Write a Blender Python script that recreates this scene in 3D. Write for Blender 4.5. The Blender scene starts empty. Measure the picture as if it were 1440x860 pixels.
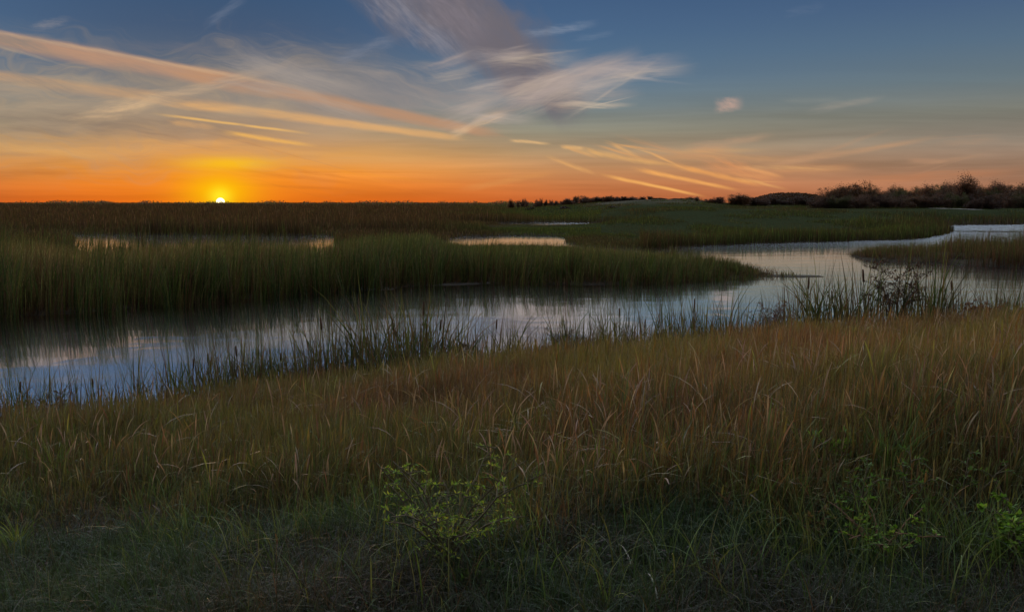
import bpy, math, random
import numpy as np
from mathutils import Vector, Matrix

rng = np.random.default_rng(11)
random.seed(5)
SC = bpy.context.scene
COL = SC.collection
F = 1247.0            # focal length in photo pixels (1440 wide)
CAMZ = 4.0
PITCH = math.atan((430 - 285) / F)
cp, sp = math.cos(PITCH), math.sin(PITCH)

# ------------------------------------------------------------------ helpers
def pdir(px, py):
    r = (np.asarray(px, float) - 720) / F
    u = (430 - np.asarray(py, float)) / F
    return np.stack([r, cp + u * sp, -sp + u * cp], -1)

def pground(px, py, z=0.0):
    d = pdir(px, py)
    t = (z - CAMZ) / d[..., 2]
    return d[..., 0] * t, d[..., 1] * t

def prow(x, y, z):
    dz = np.asarray(z) - CAMZ
    fwd = y * cp - dz * sp
    up = y * sp + dz * cp
    fwd = np.maximum(fwd, .3)
    return 720 + F * x / fwd, 430 - F * up / fwd

def lin(c):
    o = []
    for v in c[:3]:
        v = v / 255.0
        o.append(v / 12.92 if v <= .04045 else ((v + .055) / 1.055) ** 2.4)
    return tuple(o)

def sstep(a, b, x):
    t = np.clip((x - a) / (b - a), 0, 1)
    return t * t * (3 - 2 * t)

_lat = rng.random((256, 256))
def vnoise(x, y, s=1.0, o=0):
    x = np.asarray(x, float) / s + o * 17.3 + 500; y = np.asarray(y, float) / s + o * 9.7 + 500
    xi = np.floor(x).astype(int); yi = np.floor(y).astype(int)
    fx = x - xi; fy = y - yi
    fx = fx * fx * (3 - 2 * fx); fy = fy * fy * (3 - 2 * fy)
    g = lambda i, j: _lat[i % 256, j % 256]
    return (g(xi, yi) * (1 - fx) + g(xi + 1, yi) * fx) * (1 - fy) + (g(xi, yi + 1) * (1 - fx) + g(xi + 1, yi + 1) * fx) * fy
def fbm(x, y, s, o=0):
    return .55 * vnoise(x, y, s, o) + .3 * vnoise(x, y, s * .45, o + 1) + .15 * vnoise(x, y, s * .2, o + 2)

def tag(o, label=None, cat=None, group=None, kind=None):
    if label: o['label'] = label
    if cat: o['category'] = cat
    if group: o['group'] = group
    if kind: o['kind'] = kind
    return o

def empty(name, loc, rz=0, s=1.0):
    o = bpy.data.objects.new(name, None)
    o.empty_display_size = .2
    o.location = loc; o.rotation_euler = (0, 0, rz)
    o.scale = (s, s, s) if not isinstance(s, tuple) else s
    COL.objects.link(o)
    return o

def mesh_np(name, V, Fq, mat, parent=None, col=None, smooth=False):
    """V (n,3); Fq: array (m,k) of indices; col (n,3) per vertex colour of the thing itself"""
    me = bpy.data.meshes.new(name)
    V = np.ascontiguousarray(V, np.float32); Fq = np.ascontiguousarray(Fq, np.int32)
    m, k = Fq.shape
    me.vertices.add(len(V)); me.vertices.foreach_set('co', V.ravel())
    me.loops.add(m * k); me.loops.foreach_set('vertex_index', Fq.ravel())
    me.polygons.add(m)
    me.polygons.foreach_set('loop_start', np.arange(0, m * k, k, dtype=np.int32))
    me.polygons.foreach_set('loop_total', np.full(m, k, np.int32))
    if smooth: me.polygons.foreach_set('use_smooth', np.ones(m, bool))
    me.update(calc_edges=True)
    if col is not None:
        a = me.color_attributes.new('Col', 'FLOAT_COLOR', 'POINT')
        c4 = np.ones((len(V), 4), np.float32); c4[:, :3] = col
        a.data.foreach_set('color', c4.ravel())
    me.materials.append(mat)
    o = bpy.data.objects.new(name, me)
    COL.objects.link(o)
    if parent: o.parent = parent
    return o

# ------------------------------------------------------------------ materials
def leaf_mat(name, rough=.6, trans=.35, spec=.25, attr=True, color=(.1, .1, .05), tint=(1, .9, .55)):
    m = bpy.data.materials.new(name); m.use_nodes = True
    nt = m.node_tree; N = nt.nodes; L = nt.links
    b = N['Principled BSDF']; out = N['Material Output']
    b.inputs['Roughness'].default_value = rough
    b.inputs['Specular IOR Level'].default_value = spec
    nz = N.new('ShaderNodeTexNoise'); nz.inputs['Scale'].default_value = 9; nz.inputs['Detail'].default_value = 2
    geo = N.new('ShaderNodeNewGeometry'); L.new(geo.outputs['Position'], nz.inputs['Vector'])
    mr = N.new('ShaderNodeMapRange'); mr.inputs['From Min'].default_value = .3; mr.inputs['From Max'].default_value = .7
    mr.inputs['To Min'].default_value = .75; mr.inputs['To Max'].default_value = 1.25
    L.new(nz.outputs['Fac'], mr.inputs['Value'])
    sc = N.new('ShaderNodeVectorMath'); sc.operation = 'SCALE'
    if attr:
        at = N.new('ShaderNodeAttribute'); at.attribute_name = 'Col'
        L.new(at.outputs['Color'], sc.inputs[0])
    else:
        sc.inputs[0].default_value = color
    L.new(mr.outputs['Result'], sc.inputs['Scale'])
    L.new(sc.outputs['Vector'], b.inputs['Base Color'])
    if trans > 0:
        tr = N.new('ShaderNodeBsdfTranslucent')
        mt = N.new('ShaderNodeVectorMath'); mt.operation = 'MULTIPLY'; mt.inputs[1].default_value = tint
        L.new(sc.outputs['Vector'], mt.inputs[0]); L.new(mt.outputs['Vector'], tr.inputs['Color'])
        mx = N.new('ShaderNodeMixShader'); mx.inputs['Fac'].default_value = trans
        L.new(b.outputs['BSDF'], mx.inputs[1]); L.new(tr.outputs['BSDF'], mx.inputs[2])
        L.new(mx.outputs['Shader'], out.inputs['Surface'])
    return m

M_GRASS = leaf_mat('grass_blades', .65, .35)
M_REED = leaf_mat('reed_blades', .7, .35, .08)
M_LEAF = leaf_mat('soft_leaves', .6, .45, .1)
M_TWIG = leaf_mat('twig_bark', .85, 0, .1)
M_SOIL = None

def ground_mat():
    m = bpy.data.materials.new('marsh_soil'); m.use_nodes = True
    N = m.node_tree.nodes; L = m.node_tree.links
    b = N['Principled BSDF']; b.inputs['Roughness'].default_value = 1; b.inputs['Specular IOR Level'].default_value = 0
    at = N.new('ShaderNodeAttribute'); at.attribute_name = 'Col'
    geo = N.new('ShaderNodeNewGeometry')
    n1 = N.new('ShaderNodeTexNoise'); n1.inputs['Scale'].default_value = 3.5; n1.inputs['Detail'].default_value = 8; n1.inputs['Roughness'].default_value = .7
    L.new(geo.outputs['Position'], n1.inputs['Vector'])
    mr = N.new('ShaderNodeMapRange'); mr.inputs['From Min'].default_value = .3; mr.inputs['From Max'].default_value = .7
    mr.inputs['To Min'].default_value = .45; mr.inputs['To Max'].default_value = 1.6
    L.new(n1.outputs['Fac'], mr.inputs['Value'])
    sc = N.new('ShaderNodeVectorMath'); sc.operation = 'SCALE'
    L.new(at.outputs['Color'], sc.inputs[0]); L.new(mr.outputs['Result'], sc.inputs['Scale'])
    L.new(sc.outputs['Vector'], b.inputs['Base Color'])
    bp = N.new('ShaderNodeBump'); bp.inputs['Strength'].default_value = .6; bp.inputs['Distance'].default_value = .05
    L.new(n1.outputs['Fac'], bp.inputs['Height']); L.new(bp.outputs['Normal'], b.inputs['Normal'])
    return m
M_SOIL = ground_mat()

def water_mat():
    m = bpy.data.materials.new('marsh_water'); m.use_nodes = True
    N = m.node_tree.nodes; L = m.node_tree.links
    N.remove(N['Principled BSDF'])
    b1 = N.new('ShaderNodeBsdfGlossy'); b1.inputs['Color'].default_value = (.86, .89, .92, 1); b1.inputs['Roughness'].default_value = .03; b2 = N.new('ShaderNodeBsdfGlossy'); b2.inputs['Color'].default_value = (.86, .89, .92, 1); b2.inputs['Roughness'].default_value = WROUGH
    mx = N.new('ShaderNodeMixShader')
    gp = N.new('ShaderNodeNewGeometry'); sy = N.new('ShaderNodeSeparateXYZ'); L.new(gp.outputs['Position'], sy.inputs[0])
    far = N.new('ShaderNodeMapRange'); far.interpolation_type = 'SMOOTHSTEP'      # the open far water is ruffled by the wind, the sheltered near pond is calm
    far.inputs['From Min'].default_value = 64; far.inputs['From Max'].default_value = 100; L.new(sy.outputs['Y'], far.inputs['Value'])
    fm = N.new('ShaderNodeMapRange'); fm.inputs['To Min'].default_value = WMIX; fm.inputs['To Max'].default_value = .8; L.new(far.outputs[0], fm.inputs['Value']); L.new(fm.outputs[0], mx.inputs[0])
    fr = N.new('ShaderNodeMapRange'); fr.inputs['To Min'].default_value = WROUGH; fr.inputs['To Max'].default_value = .085; L.new(far.outputs[0], fr.inputs['Value']); xr = N.new('ShaderNodeMapRange'); xr.inputs['From Min'].default_value = 4; xr.inputs['From Max'].default_value = 16; xr.inputs['To Min'].default_value = .085; xr.inputs['To Max'].default_value = .15     # more open to the wind on the right
    L.new(sy.outputs['X'], xr.inputs['Value']); L.new(xr.outputs[0], fr.inputs['To Max'])
    L.new(fr.outputs[0], b2.inputs['Roughness'])
    f1 = N.new('ShaderNodeMapRange'); f1.inputs['To Min'].default_value = .03; f1.inputs['To Max'].default_value = .06; L.new(far.outputs[0], f1.inputs['Value']); L.new(f1.outputs[0], b1.inputs['Roughness'])
    L.new(b1.outputs[0], mx.inputs[1]); L.new(b2.outputs[0], mx.inputs[2]); L.new(mx.outputs[0], N['Material Output'].inputs['Surface'])
    geo = N.new('ShaderNodeNewGeometry')
    def wave(scale_xyz, scale, detail):
        mp = N.new('ShaderNodeMapping'); mp.inputs['Scale'].default_value = scale_xyz
        L.new(geo.outputs['Position'], mp.inputs['Vector'])
        n = N.new('ShaderNodeTexNoise'); n.inputs['Scale'].default_value = scale; n.inputs['Detail'].default_value = detail
        L.new(mp.outputs['Vector'], n.inputs['Vector'])
        return n
    a = wave((1, .8, 1), 1.1, 1); c = wave((.5, .8, 1), .5, 1)
    # wind-ruffled patches on an otherwise calm pond
    p = wave((.05, .25, 1), 1.0, 2)
    pr = N.new('ShaderNodeMapRange'); pr.inputs['From Min'].default_value = .5; pr.inputs['From Max'].default_value = .68
    pr.inputs['To Min'].default_value = .5; pr.inputs['To Max'].default_value = 1.6
    L.new(p.outputs['Fac'], pr.inputs['Value'])
    mu = N.new('ShaderNodeMath'); mu.operation = 'MULTIPLY'
    L.new(a.outputs['Fac'], mu.inputs[0]); L.new(pr.outputs['Result'], mu.inputs[1])
    ad = N.new('ShaderNodeMath'); ad.operation = 'MULTIPLY_ADD'; ad.inputs[1].default_value = 2.0
    L.new(c.outputs['Fac'], ad.inputs[0]); L.new(mu.outputs[0], ad.inputs[2])
    bp = N.new('ShaderNodeBump'); bp.inputs['Strength'].default_value = 1.0; bp.inputs['Distance'].default_value = WAVE
    L.new(ad.outputs[0], bp.inputs['Height']); L.new(bp.outputs['Normal'], b1.inputs['Normal']); L.new(bp.outputs['Normal'], b2.inputs['Normal'])
    return m
WAVE = .006; WROUGH = .09; WMIX = .42
M_WATER = water_mat()

# ------------------------------------------------------------------ sky
SUN_PX = (310, 284)
sd_ = pdir(*SUN_PX); sd_ = sd_ / np.linalg.norm(sd_)
SUN_AZ = math.atan2(sd_[0], sd_[1])     # from +Y towards +X

def build_world():
    w = bpy.data.worlds.new('World'); SC.world = w; w.use_nodes = True
    nt = w.node_tree; N = nt.nodes; L = nt.links
    bg = N['Background']

    def val(x):
        return x
    def link(s, inp):
        if isinstance(s, (int, float)): inp.default_value = s
        else: L.new(s, inp)
    def mk(tree):
        def math_(op, a, b=None, c=None, clamp=False):
            n = tree.nodes.new('ShaderNodeMath'); n.operation = op; n.use_clamp = clamp
            for i, v in enumerate((a, b, c)):
                if v is None: continue
                if isinstance(v, (int, float)): n.inputs[i].default_value = v
                else: tree.links.new(v, n.inputs[i])
            return n.outputs[0]
        def ss(a, b, x):
            n = tree.nodes.new('ShaderNodeMapRange'); n.interpolation_type = 'SMOOTHSTEP'
            for k, v in (('Value', x), ('From Min', a), ('From Max', b)):
                if isinstance(v, (int, float)): n.inputs[k].default_value = v
                else: tree.links.new(v, n.inputs[k])
            return n.outputs['Result']
        def comb(x, y, z=0.0):
            n = tree.nodes.new('ShaderNodeCombineXYZ')
            for i, v in enumerate((x, y, z)):
                if isinstance(v, (int, float)): n.inputs[i].default_value = v
                else: tree.links.new(v, n.inputs[i])
            return n.outputs[0]
        def noise(vec, scale, detail=3, rough=.55, dist=0.0):
            n = tree.nodes.new('ShaderNodeTexNoise'); n.inputs['Scale'].default_value = scale
            n.inputs['Detail'].default_value = detail; n.inputs['Roughness'].default_value = rough
            n.inputs['Distortion'].default_value = dist
            tree.links.new(vec, n.inputs['Vector'])
            return n.outputs['Fac']
        return math_, ss, comb, noise
    math_, ss, comb, noise = mk(nt)

    tc = N.new('ShaderNodeTexCoord')
    sx = N.new('ShaderNodeSeparateXYZ'); L.new(tc.outputs['Generated'], sx.inputs[0])
    X, Y, Z = sx.outputs
    Yc = math_('MAXIMUM', Y, .06)
    U = math_('DIVIDE', X, Yc); Vv = math_('DIVIDE', Z, Yc)
    front = ss(.06, .35, Y)
    el = math_('MULTIPLY', math_('ARCSINE', Z), 57.29578)      # elevation in degrees
    UV = comb(U, Vv, 0.0)

    def el_of(row, px=720):
        d = pdir(px, row); return math.degrees(math.asin(d[2] / np.linalg.norm(d)))
    def ramp(stops):
        """stops: (elevation deg, sRGB) ; ramp position = (el+2)/40 """
        n = N.new('ShaderNodeValToRGB'); cr = n.color_ramp; cr.interpolation = 'LINEAR'
        while len(cr.elements) < len(stops): cr.elements.new(.5)
        for e, (p, c) in zip(cr.elements, stops):
            e.position = min(1, max(0, (p + 2) / 40)); 
        for e, (p, c) in zip(cr.elements, stops): e.color = (*lin(c), 1)
        L.new(math_('DIVIDE', math_('ADD', el, 2.0), 40.0, clamp=True), n.inputs[0])
        return n.outputs[0]
    R = el_of
    top = (66, 92, 126)
    far = ramp([(-2, (150, 96, 66)), (R(284), (166, 108, 78)), (R(262), (166, 118, 90)), (R(235), (156, 125, 102)), (R(205), (138, 126, 112)),
                (R(170), (124, 124, 114)), (R(130), (104, 119, 126)), (R(80), (87, 110, 131)), (R(30), (74, 98, 128)), (R(0), (66, 92, 124))])
    mid = ramp([(-2, (196, 92, 28)), (R(284), (200, 96, 38)), (R(262), (203, 118, 60)), (R(240), (202, 140, 86)), (R(215), (186, 152, 112)),
                (R(185), (150, 146, 126)), (R(150), (117, 132, 138)), (R(110), (90, 117, 143)), (R(50), (74, 104, 138)), (R(0), (68, 96, 132))])
    sun = ramp([(-2, (214, 88, 10)), (R(284), (228, 100, 14)), (R(262), (232, 124, 30)), (R(240), (234, 148, 50)), (R(218), (222, 160, 84)),
                (R(190), (184, 152, 114)), (R(150), (128, 126, 124)), (R(110), (92, 104, 120)), (R(50), (70, 90, 118)), (R(0), (60, 86, 118))])
    def mix(a, b, f):
        n = N.new('ShaderNodeMix'); n.data_type = 'RGBA'; n.clamp_factor = True
        link(f, n.inputs[0])
        for v, i in ((a, 6), (b, 7)):
            if isinstance(v, tuple): n.inputs[i].default_value = (*v, 1)
            else: L.new(v, n.inputs[i])
        return n.outputs[2]
    us = float(sd_[0] / sd_[1]); vs = float(sd_[2] / sd_[1])
    du = math_('SUBTRACT', U, us)
    dua = math_('ABSOLUTE', du)
    s1 = ss(.95, .12, dua)    # towards the clear right
    s2 = ss(.42, .02, dua)
    sky = mix(far, mid, s1)
    sky = mix(sky, sun, s2)

    # thin layered bands near the horizon
    bn = noise(comb(math_('MULTIPLY', U, 2.2), math_('MULTIPLY', Vv, 38.0), 3.1), 1.0, 4, .6, .4)
    bandm = math_('MULTIPLY', ss(.17, .04, Vv), ss(-.01, .01, Vv))
    bf = math_('MULTIPLY', math_('SUBTRACT', bn, .5), bandm)
    sky_h = N.new('ShaderNodeHueSaturation'); L.new(sky, sky_h.inputs['Color'])
    L.new(math_('ADD', math_('MULTIPLY', bf, 1.15), 1.0), sky_h.inputs['Value'])
    sky = sky_h.outputs[0]

    # --- streak: a fibrous band of cloud between two directions of the sky
    def uvof(p):
        d = pdir(*p); return np.array((d[0] / d[1], d[2] / d[1]))
    def new_group(name, ins):
        g = bpy.data.node_groups.new(name, 'ShaderNodeTree')
        for n, t in ins: g.interface.new_socket(n, in_out='INPUT', socket_type=t)
        g.interface.new_socket('Color', in_out='OUTPUT', socket_type='NodeSocketColor')
        gi = g.nodes.new('NodeGroupInput'); go = g.nodes.new('NodeGroupOutput')
        return g, gi.outputs, go.inputs[0]
    def gmix(tree, a, b, f):
        n = tree.nodes.new('ShaderNodeMix'); n.data_type = 'RGBA'
        tree.links.new(f, n.inputs[0]); tree.links.new(a, n.inputs[6]); n.inputs[7].default_value = (*b, 1)
        return n.outputs[2]
    def streak_group(k, p0, p1, w0, w1, c, op, amt=.6, na=8, nb=60, warp=.8, ends=.3, core=0.0):
        (x0, y0), (x1, y1) = uvof(p0), uvof(p1)
        ln = math.hypot(x1 - x0, y1 - y0)
        seed = 3.7 * k
        g, I, O = new_group('cloud_streak', (('UV', 'NodeSocketVector'), ('Sky', 'NodeSocketColor')))
        math_, ss, comb, noise = mk(g)
        vm = g.nodes.new('ShaderNodeVectorMath'); vm.operation = 'MULTIPLY_ADD'   # evaluated one after the other: keeps the shader stack small
        g.links.new(I['Sky'], vm.inputs[0]); vm.inputs[1].default_value = (1e-7, 1e-7, 1e-7); g.links.new(I['UV'], vm.inputs[2])
        def dot(vx, vy):
            n = g.nodes.new('ShaderNodeVectorMath'); n.operation = 'DOT_PRODUCT'
            g.links.new(vm.outputs[0], n.inputs[0]); n.inputs[1].default_value = (vx, vy, 0)
            return n.outputs['Value']
        dx, dy = (x1 - x0) / ln, (y1 - y0) / ln          # along / across the streak
        a = math_('SUBTRACT', dot(dx, dy), x0 * dx + y0 * dy)
        b0 = math_('SUBTRACT', dot(-dy, dx), -x0 * dy + y0 * dx)
        w0 /= F; w1 /= F
        wn = noise(comb(math_('MULTIPLY', a, 11.0), math_('MULTIPLY', b0, 22.0), seed), 1.0, 2, .6)
        wid = math_('MAXIMUM', math_('MULTIPLY_ADD', a, (w1 - w0) / ln, w0), .0006)
        b = math_('MULTIPLY_ADD', math_('MULTIPLY', math_('SUBTRACT', wn, .5), wid), warp * 1.6, b0)
        fib = noise(comb(math_('MULTIPLY', a, na * 3.2), math_('MULTIPLY_ADD', b, nb * 4.5, math_('MULTIPLY', a, na * 2.5)), seed + 5), 1.0, 6, .62)
        fibc = math_('MULTIPLY', math_('SUBTRACT', fib, .3), 2.5, clamp=True)
        bw = math_('ADD', math_('DIVIDE', math_('ABSOLUTE', b), wid), math_('MULTIPLY', math_('SUBTRACT', .5, fib), 1.5 * amt))
        prof = ss(1.25, core, bw)
        t = math_('MULTIPLY_ADD', math_('SUBTRACT', fib, .5), .3 * min(1, amt * 1.5), math_('MULTIPLY', a, 1 / ln))
        tap = math_('MULTIPLY', ss(0.0, ends, t), ss(1.0, 1 - ends, t))
        al = math_('MULTIPLY', math_('MULTIPLY', prof, tap), math_('MULTIPLY_ADD', fibc, amt, 1 - amt))
        g.links.new(gmix(g, I['Sky'], lin(c), math_('MULTIPLY', al, op)), O)
        return g

    # torn fibres of cirrus: many fine strands drawn out one way
    BUNDLES = []
    br = random.Random(21)
    def bundle(n, p0, p1, spread, length, w, cols, op, slant=0.0, amt=.62, fine=True):
        dx, dy = p1[0] - p0[0], p1[1] - p0[1]; l = math.hypot(dx, dy); ux, uy = dx / l, dy / l
        for i in range(n):
            q = br.random(); o = br.gauss(0, spread); cx = p0[0] + dx * q - uy * o; cy = p0[1] + dy * q + ux * o
            ln = length * br.uniform(.5, 1.3); an = math.atan2(uy, ux) + slant + br.gauss(0, .12)
            a, b = (cx - math.cos(an) * ln / 2, cy - math.sin(an) * ln / 2), (cx + math.cos(an) * ln / 2, cy + math.sin(an) * ln / 2)
            BUNDLES.append((a, b, w * br.uniform(.6, 1.3), w * br.uniform(.4, 1.1), br.choice(cols), op * br.uniform(.6, 1.1), amt, br.uniform(8, 14), br.uniform(50, 90), 1.1, .42))
            if fine and i % 2 == 0:      # a fine drawn-out thread beside it
                k = br.uniform(-1.2, 1.2) * w; tx, ty = -math.sin(an) * k, math.cos(an) * k; ro = br.gauss(0, .05) * ln
                BUNDLES.append(((a[0] + tx, a[1] + ty - ro), (b[0] + tx, b[1] + ty + ro), w * .28, w * .16, br.choice(cols), op * br.uniform(.5, .85), .7, 14, 120, 1.5, .5))
    WING = [(196, 180, 168), (186, 166, 154), (176, 162, 158), (206, 186, 164)]
    bundle(5, (615, 92), (735, 74), 7, 110, 11, WING, .42, .0)
    bundle(9, (650, 150), (770, 108), 10, 130, 13, WING + [(150, 134, 128)], .42, .1)
    bundle(3, (640, 188), (715, 158), 4, 70, 8, [(220, 186, 148), (210, 176, 140)], .7)
    bundle(4, (690, 165), (850, 146), 6, 120, 10, WING[:2] + [(176, 150, 130)], .5)
    bundle(11, (740, 132), (880, 82), 12, 140, 14, WING + [(160, 146, 146)], .42, -.05)
    bundle(10, (760, 130), (930, 100), 11, 150, 13, WING, .42, .05)
    bundle(3, (760, 150), (860, 143), 3, 90, 5, [(214, 192, 166)], .7)
    bundle(9, (800, 212), (1100, 258), 11, 95, 3.0, [(240, 178, 106), (228, 164, 100), (216, 150, 98)], .62, .12)
    VEIL = [(186, 164, 136), (168, 148, 126), (150, 138, 124), (132, 126, 120)]
    bundle(14, (-80, 112), (440, 160), 26, 240, 12, VEIL, .62, -.03)
    bundle(9, (330, 105), (640, 145), 20, 210, 14, [(160, 150, 144), (140, 134, 134), (176, 162, 148)], .5, .05)
    bundle(5, (-60, 200), (560, 215), 12, 300, 6, [(224, 172, 106), (206, 158, 104), (150, 124, 100)], .45)
    bundle(6, (-60, 245), (620, 250), 12, 320, 4, [(196, 104, 32), (170, 92, 40), (240, 150, 50)], .45)
    bundle(5, (880, 205), (1120, 230), 12, 150, 6, [(220, 168, 110), (206, 150, 104)], .5)
    bundle(4, (1080, 235), (1400, 215), 14, 190, 6, [(190, 146, 112), (176, 136, 110)], .4)
    S = [  # p0, p1, w0, w1, colour, opacity, fibre amount, na, nb
        # broad veils, left
        ((-200, 145), (640, 160), 95, 85, (166, 147, 124), .8, .6, 4, 26),
        ((300, 110), (760, 150), 55, 50, (154, 144, 138), .75, .85, 5, 22),
        ((-80, 168), (470, 186), 26, 22, (112, 104, 98), .55, .7, 4, 26),
        ((-100, 130), (200, 118), 20, 18, (184, 164, 138), .5, .8, 6, 40),
        ((380, 150), (640, 120), 34, 26, (124, 122, 126), .5, .7, 6, 26),
        ((-150, 205), (680, 222), 20, 16, (216, 164, 98), .5, .75, 3, 30),
        ((-150, 248), (150, 241), 9, 7, (150, 86, 44), .4, .6, 5, 30),
        # upper wisps
        ((40, 40), (100, 27), 7, 6, (140, 138, 144), .6, .8, 20, 60),
        ((285, 42), (350, -12), 8, 9, (108, 120, 142), .5, .85, 14, 50),
        ((90, 64), (330, 68), 11, 9, (104, 108, 122), .6, .8, 8, 40),
        ((465, 88), (570, 48), 9, 9, (128, 134, 150), .55, .85, 14, 50),
        ((710, 56), (850, 30), 8, 6, (130, 143, 163), .7, .8, 16, 70),
        ((800, 57), (870, 44), 6, 5, (110, 128, 152), .45, .8, 16, 70),
        ((1100, 22), (1165, 8), 8, 7, (92, 112, 140), .5, .8, 14, 50),
        # contrail, wide
        ((-120, 33), (360, 121), 14, 13, (190, 147, 117), .95, .22, 7, 50, .5, .06, .25),
        ((230, 96), (720, 193), 13, 8, (188, 143, 110), .9, .28, 7, 50, .5, .12, .2),
        ((-120, 24), (420, 124), 4, 3.5, (216, 176, 136), .6, .5, 10, 90, .5, .1),
        # second contrail
        ((-120, 92), (360, 156), 10, 9, (200, 158, 116), .7, .4, 7, 50, .5, .1, .2),
        ((220, 140), (668, 197), 9, 5, (222, 172, 114), .95, .28, 7, 50, .5, .12, .2),
        # crossing bright streak
        ((80, 176), (310, 116), 13, 10, (222, 186, 142), .85, .7, 9, 50, .9, .5),
        ((190, 152), (430, 84), 9, 7, (218, 182, 144), .8, .65, 9, 60, .9, .5),
        # thin bright
        ((205, 158), (450, 190), 2.4, 2.2, (240, 190, 110), .95, .25, 14, 60),
        ((300, 184), (452, 207), 4.5, 3.2, (238, 184, 98), .95, .35, 14, 60),
        ((232, 170), (310, 181), 6, 4, (216, 168, 112), .6, .6, 14, 60),
        # large grey diagonal cloud and its torn bright wings
        ((470, -115), (772, 118), 70, 58, (110, 106, 114), 1.0, .3, 9, 20, .9, .12, .3),
        ((590, -25), (830, 172), 52, 30, (111, 105, 112), 1.0, .3, 9, 20, .8, .2, .2),
        ((560, -30), (700, 60), 26, 26, (140, 130, 138), .5, .85, 12, 40),
        ((500, -20), (670, 95), 26, 20, (148, 144, 152), .55, .9, 14, 44),
        # right-hand low streaks
        ((712, 197), (778, 203), 3.2, 2.4, (228, 184, 128), .9, .4, 18, 60),
        ((786, 206), (826, 209), 4, 3, (228, 180, 120), .85, .4, 18, 60),
        ((800, 208), (950, 234), 6, 4, (226, 172, 106), .8, .5, 14, 60),
        ((835, 243), (1000, 278), 3.2, 2.4, (248, 180, 98), .95, .2, 14, 60),
        ((880, 235), (1050, 270), 4, 3, (246, 174, 96), .9, .3, 14, 60),
        ((930, 228), (1085, 264), 5, 3.5, (240, 166, 92), .85, .4, 14, 60),
        ((980, 224), (1110, 258), 14, 11, (224, 150, 96), .6, .7, 12, 50),
        ((1030, 232), (1105, 250), 4, 3, (236, 166, 104), .8, .4, 16, 60),
        ((850, 218), (1160, 226), 8, 6, (206, 154, 108), .6, .6, 8, 50),
        ((960, 212), (1095, 188), 9, 6, (186, 152, 122), .65, .6, 9, 50),
        ((1040, 240), (1340, 190), 6, 5, (196, 150, 112), .6, .5, 7, 60),
        ((1060, 240), (1220, 236), 9, 7, (206, 146, 100), .55, .6, 7, 60),
        ((1120, 262), (1460, 236), 8, 7, (196, 128, 86), .55, .6, 6, 60),
        ((1270, 226), (1340, 228), 5, 4, (186, 142, 110), .6, .5, 8, 60),
        ((1130, 158), (1250, 136), 9, 5, (152, 146, 136), .6, .6, 10, 50),
        ((1090, 142), (1190, 140), 5, 5, (132, 136, 132), .5, .5, 10, 50),
        ((640, 268), (790, 240), 6, 5, (220, 150, 84), .5, .5, 9, 50),
        *BUNDLES,
        # small lone puff
        ((1001, 149), (1049, 145), 12, 10, (200, 165, 148), .9, .55, 26, 40, 1.0, .45, .1),
    ]
    dv = math_('SUBTRACT', Vv, vs)
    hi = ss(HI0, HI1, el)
    bk = ss(-.7, .5, Y)

    # physical sky underneath everything
    st = N.new('ShaderNodeTexSky'); st.sky_type = 'NISHITA'; st.sun_disc = False
    st.sun_elevation = SUN_EL; st.sun_rotation = SUN_AZ
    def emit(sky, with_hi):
        if with_hi:      # unseen bright band added to light water and grass, dimmer away from the sunset
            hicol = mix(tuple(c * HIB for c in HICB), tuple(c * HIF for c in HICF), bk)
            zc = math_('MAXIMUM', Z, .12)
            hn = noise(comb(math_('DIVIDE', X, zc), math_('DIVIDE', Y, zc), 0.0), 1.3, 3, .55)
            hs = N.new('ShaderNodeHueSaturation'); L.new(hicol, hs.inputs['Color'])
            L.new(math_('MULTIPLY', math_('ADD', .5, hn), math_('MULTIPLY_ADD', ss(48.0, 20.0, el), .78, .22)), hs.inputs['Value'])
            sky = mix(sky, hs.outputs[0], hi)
        ad = N.new('ShaderNodeMix'); ad.data_type = 'RGBA'; ad.blend_type = 'ADD'; ad.inputs[0].default_value = NISH
        L.new(sky, ad.inputs[6]); L.new(st.outputs[0], ad.inputs[7])
        b_ = N.new('ShaderNodeBackground'); L.new(ad.outputs[2], b_.inputs['Color'])
        return b_.outputs[0]

    # the front of the sky is evaluated tile by tile, each with the clouds that reach it
    boxes = []
    for s in S:
        p0, p1 = uvof(s[0]), uvof(s[1]); w_ = max(s[2], s[3]) / F * 2.2 + .004
        boxes.append((min(p0[0], p1[0]) - w_, min(p0[1], p1[1]) - w_, max(p0[0], p1[0]) + w_, max(p0[1], p1[1]) + w_, p0, p1, w_))
    def hits(bx, t):
        if bx[2] < t[0] or bx[0] > t[2] or bx[3] < t[1] or bx[1] > t[3]: return False
        p0, p1, w_ = bx[4:]; d = p1 - p0
        for q in np.linspace(-.35, 1.35, 160):
            c = p0 + d * q
            if t[0] - w_ <= c[0] <= t[2] + w_ and t[1] - w_ <= c[1] <= t[3] + w_: return True
        return False
    def shmix(f, a, b):
        n = N.new('ShaderNodeMixShader'); L.new(f, n.inputs[0]); L.new(a, n.inputs[1]); L.new(b, n.inputs[2]); return n.outputs[0]
    SG = [streak_group(k + 1, *s) for k, s in enumerate(S)]
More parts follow.
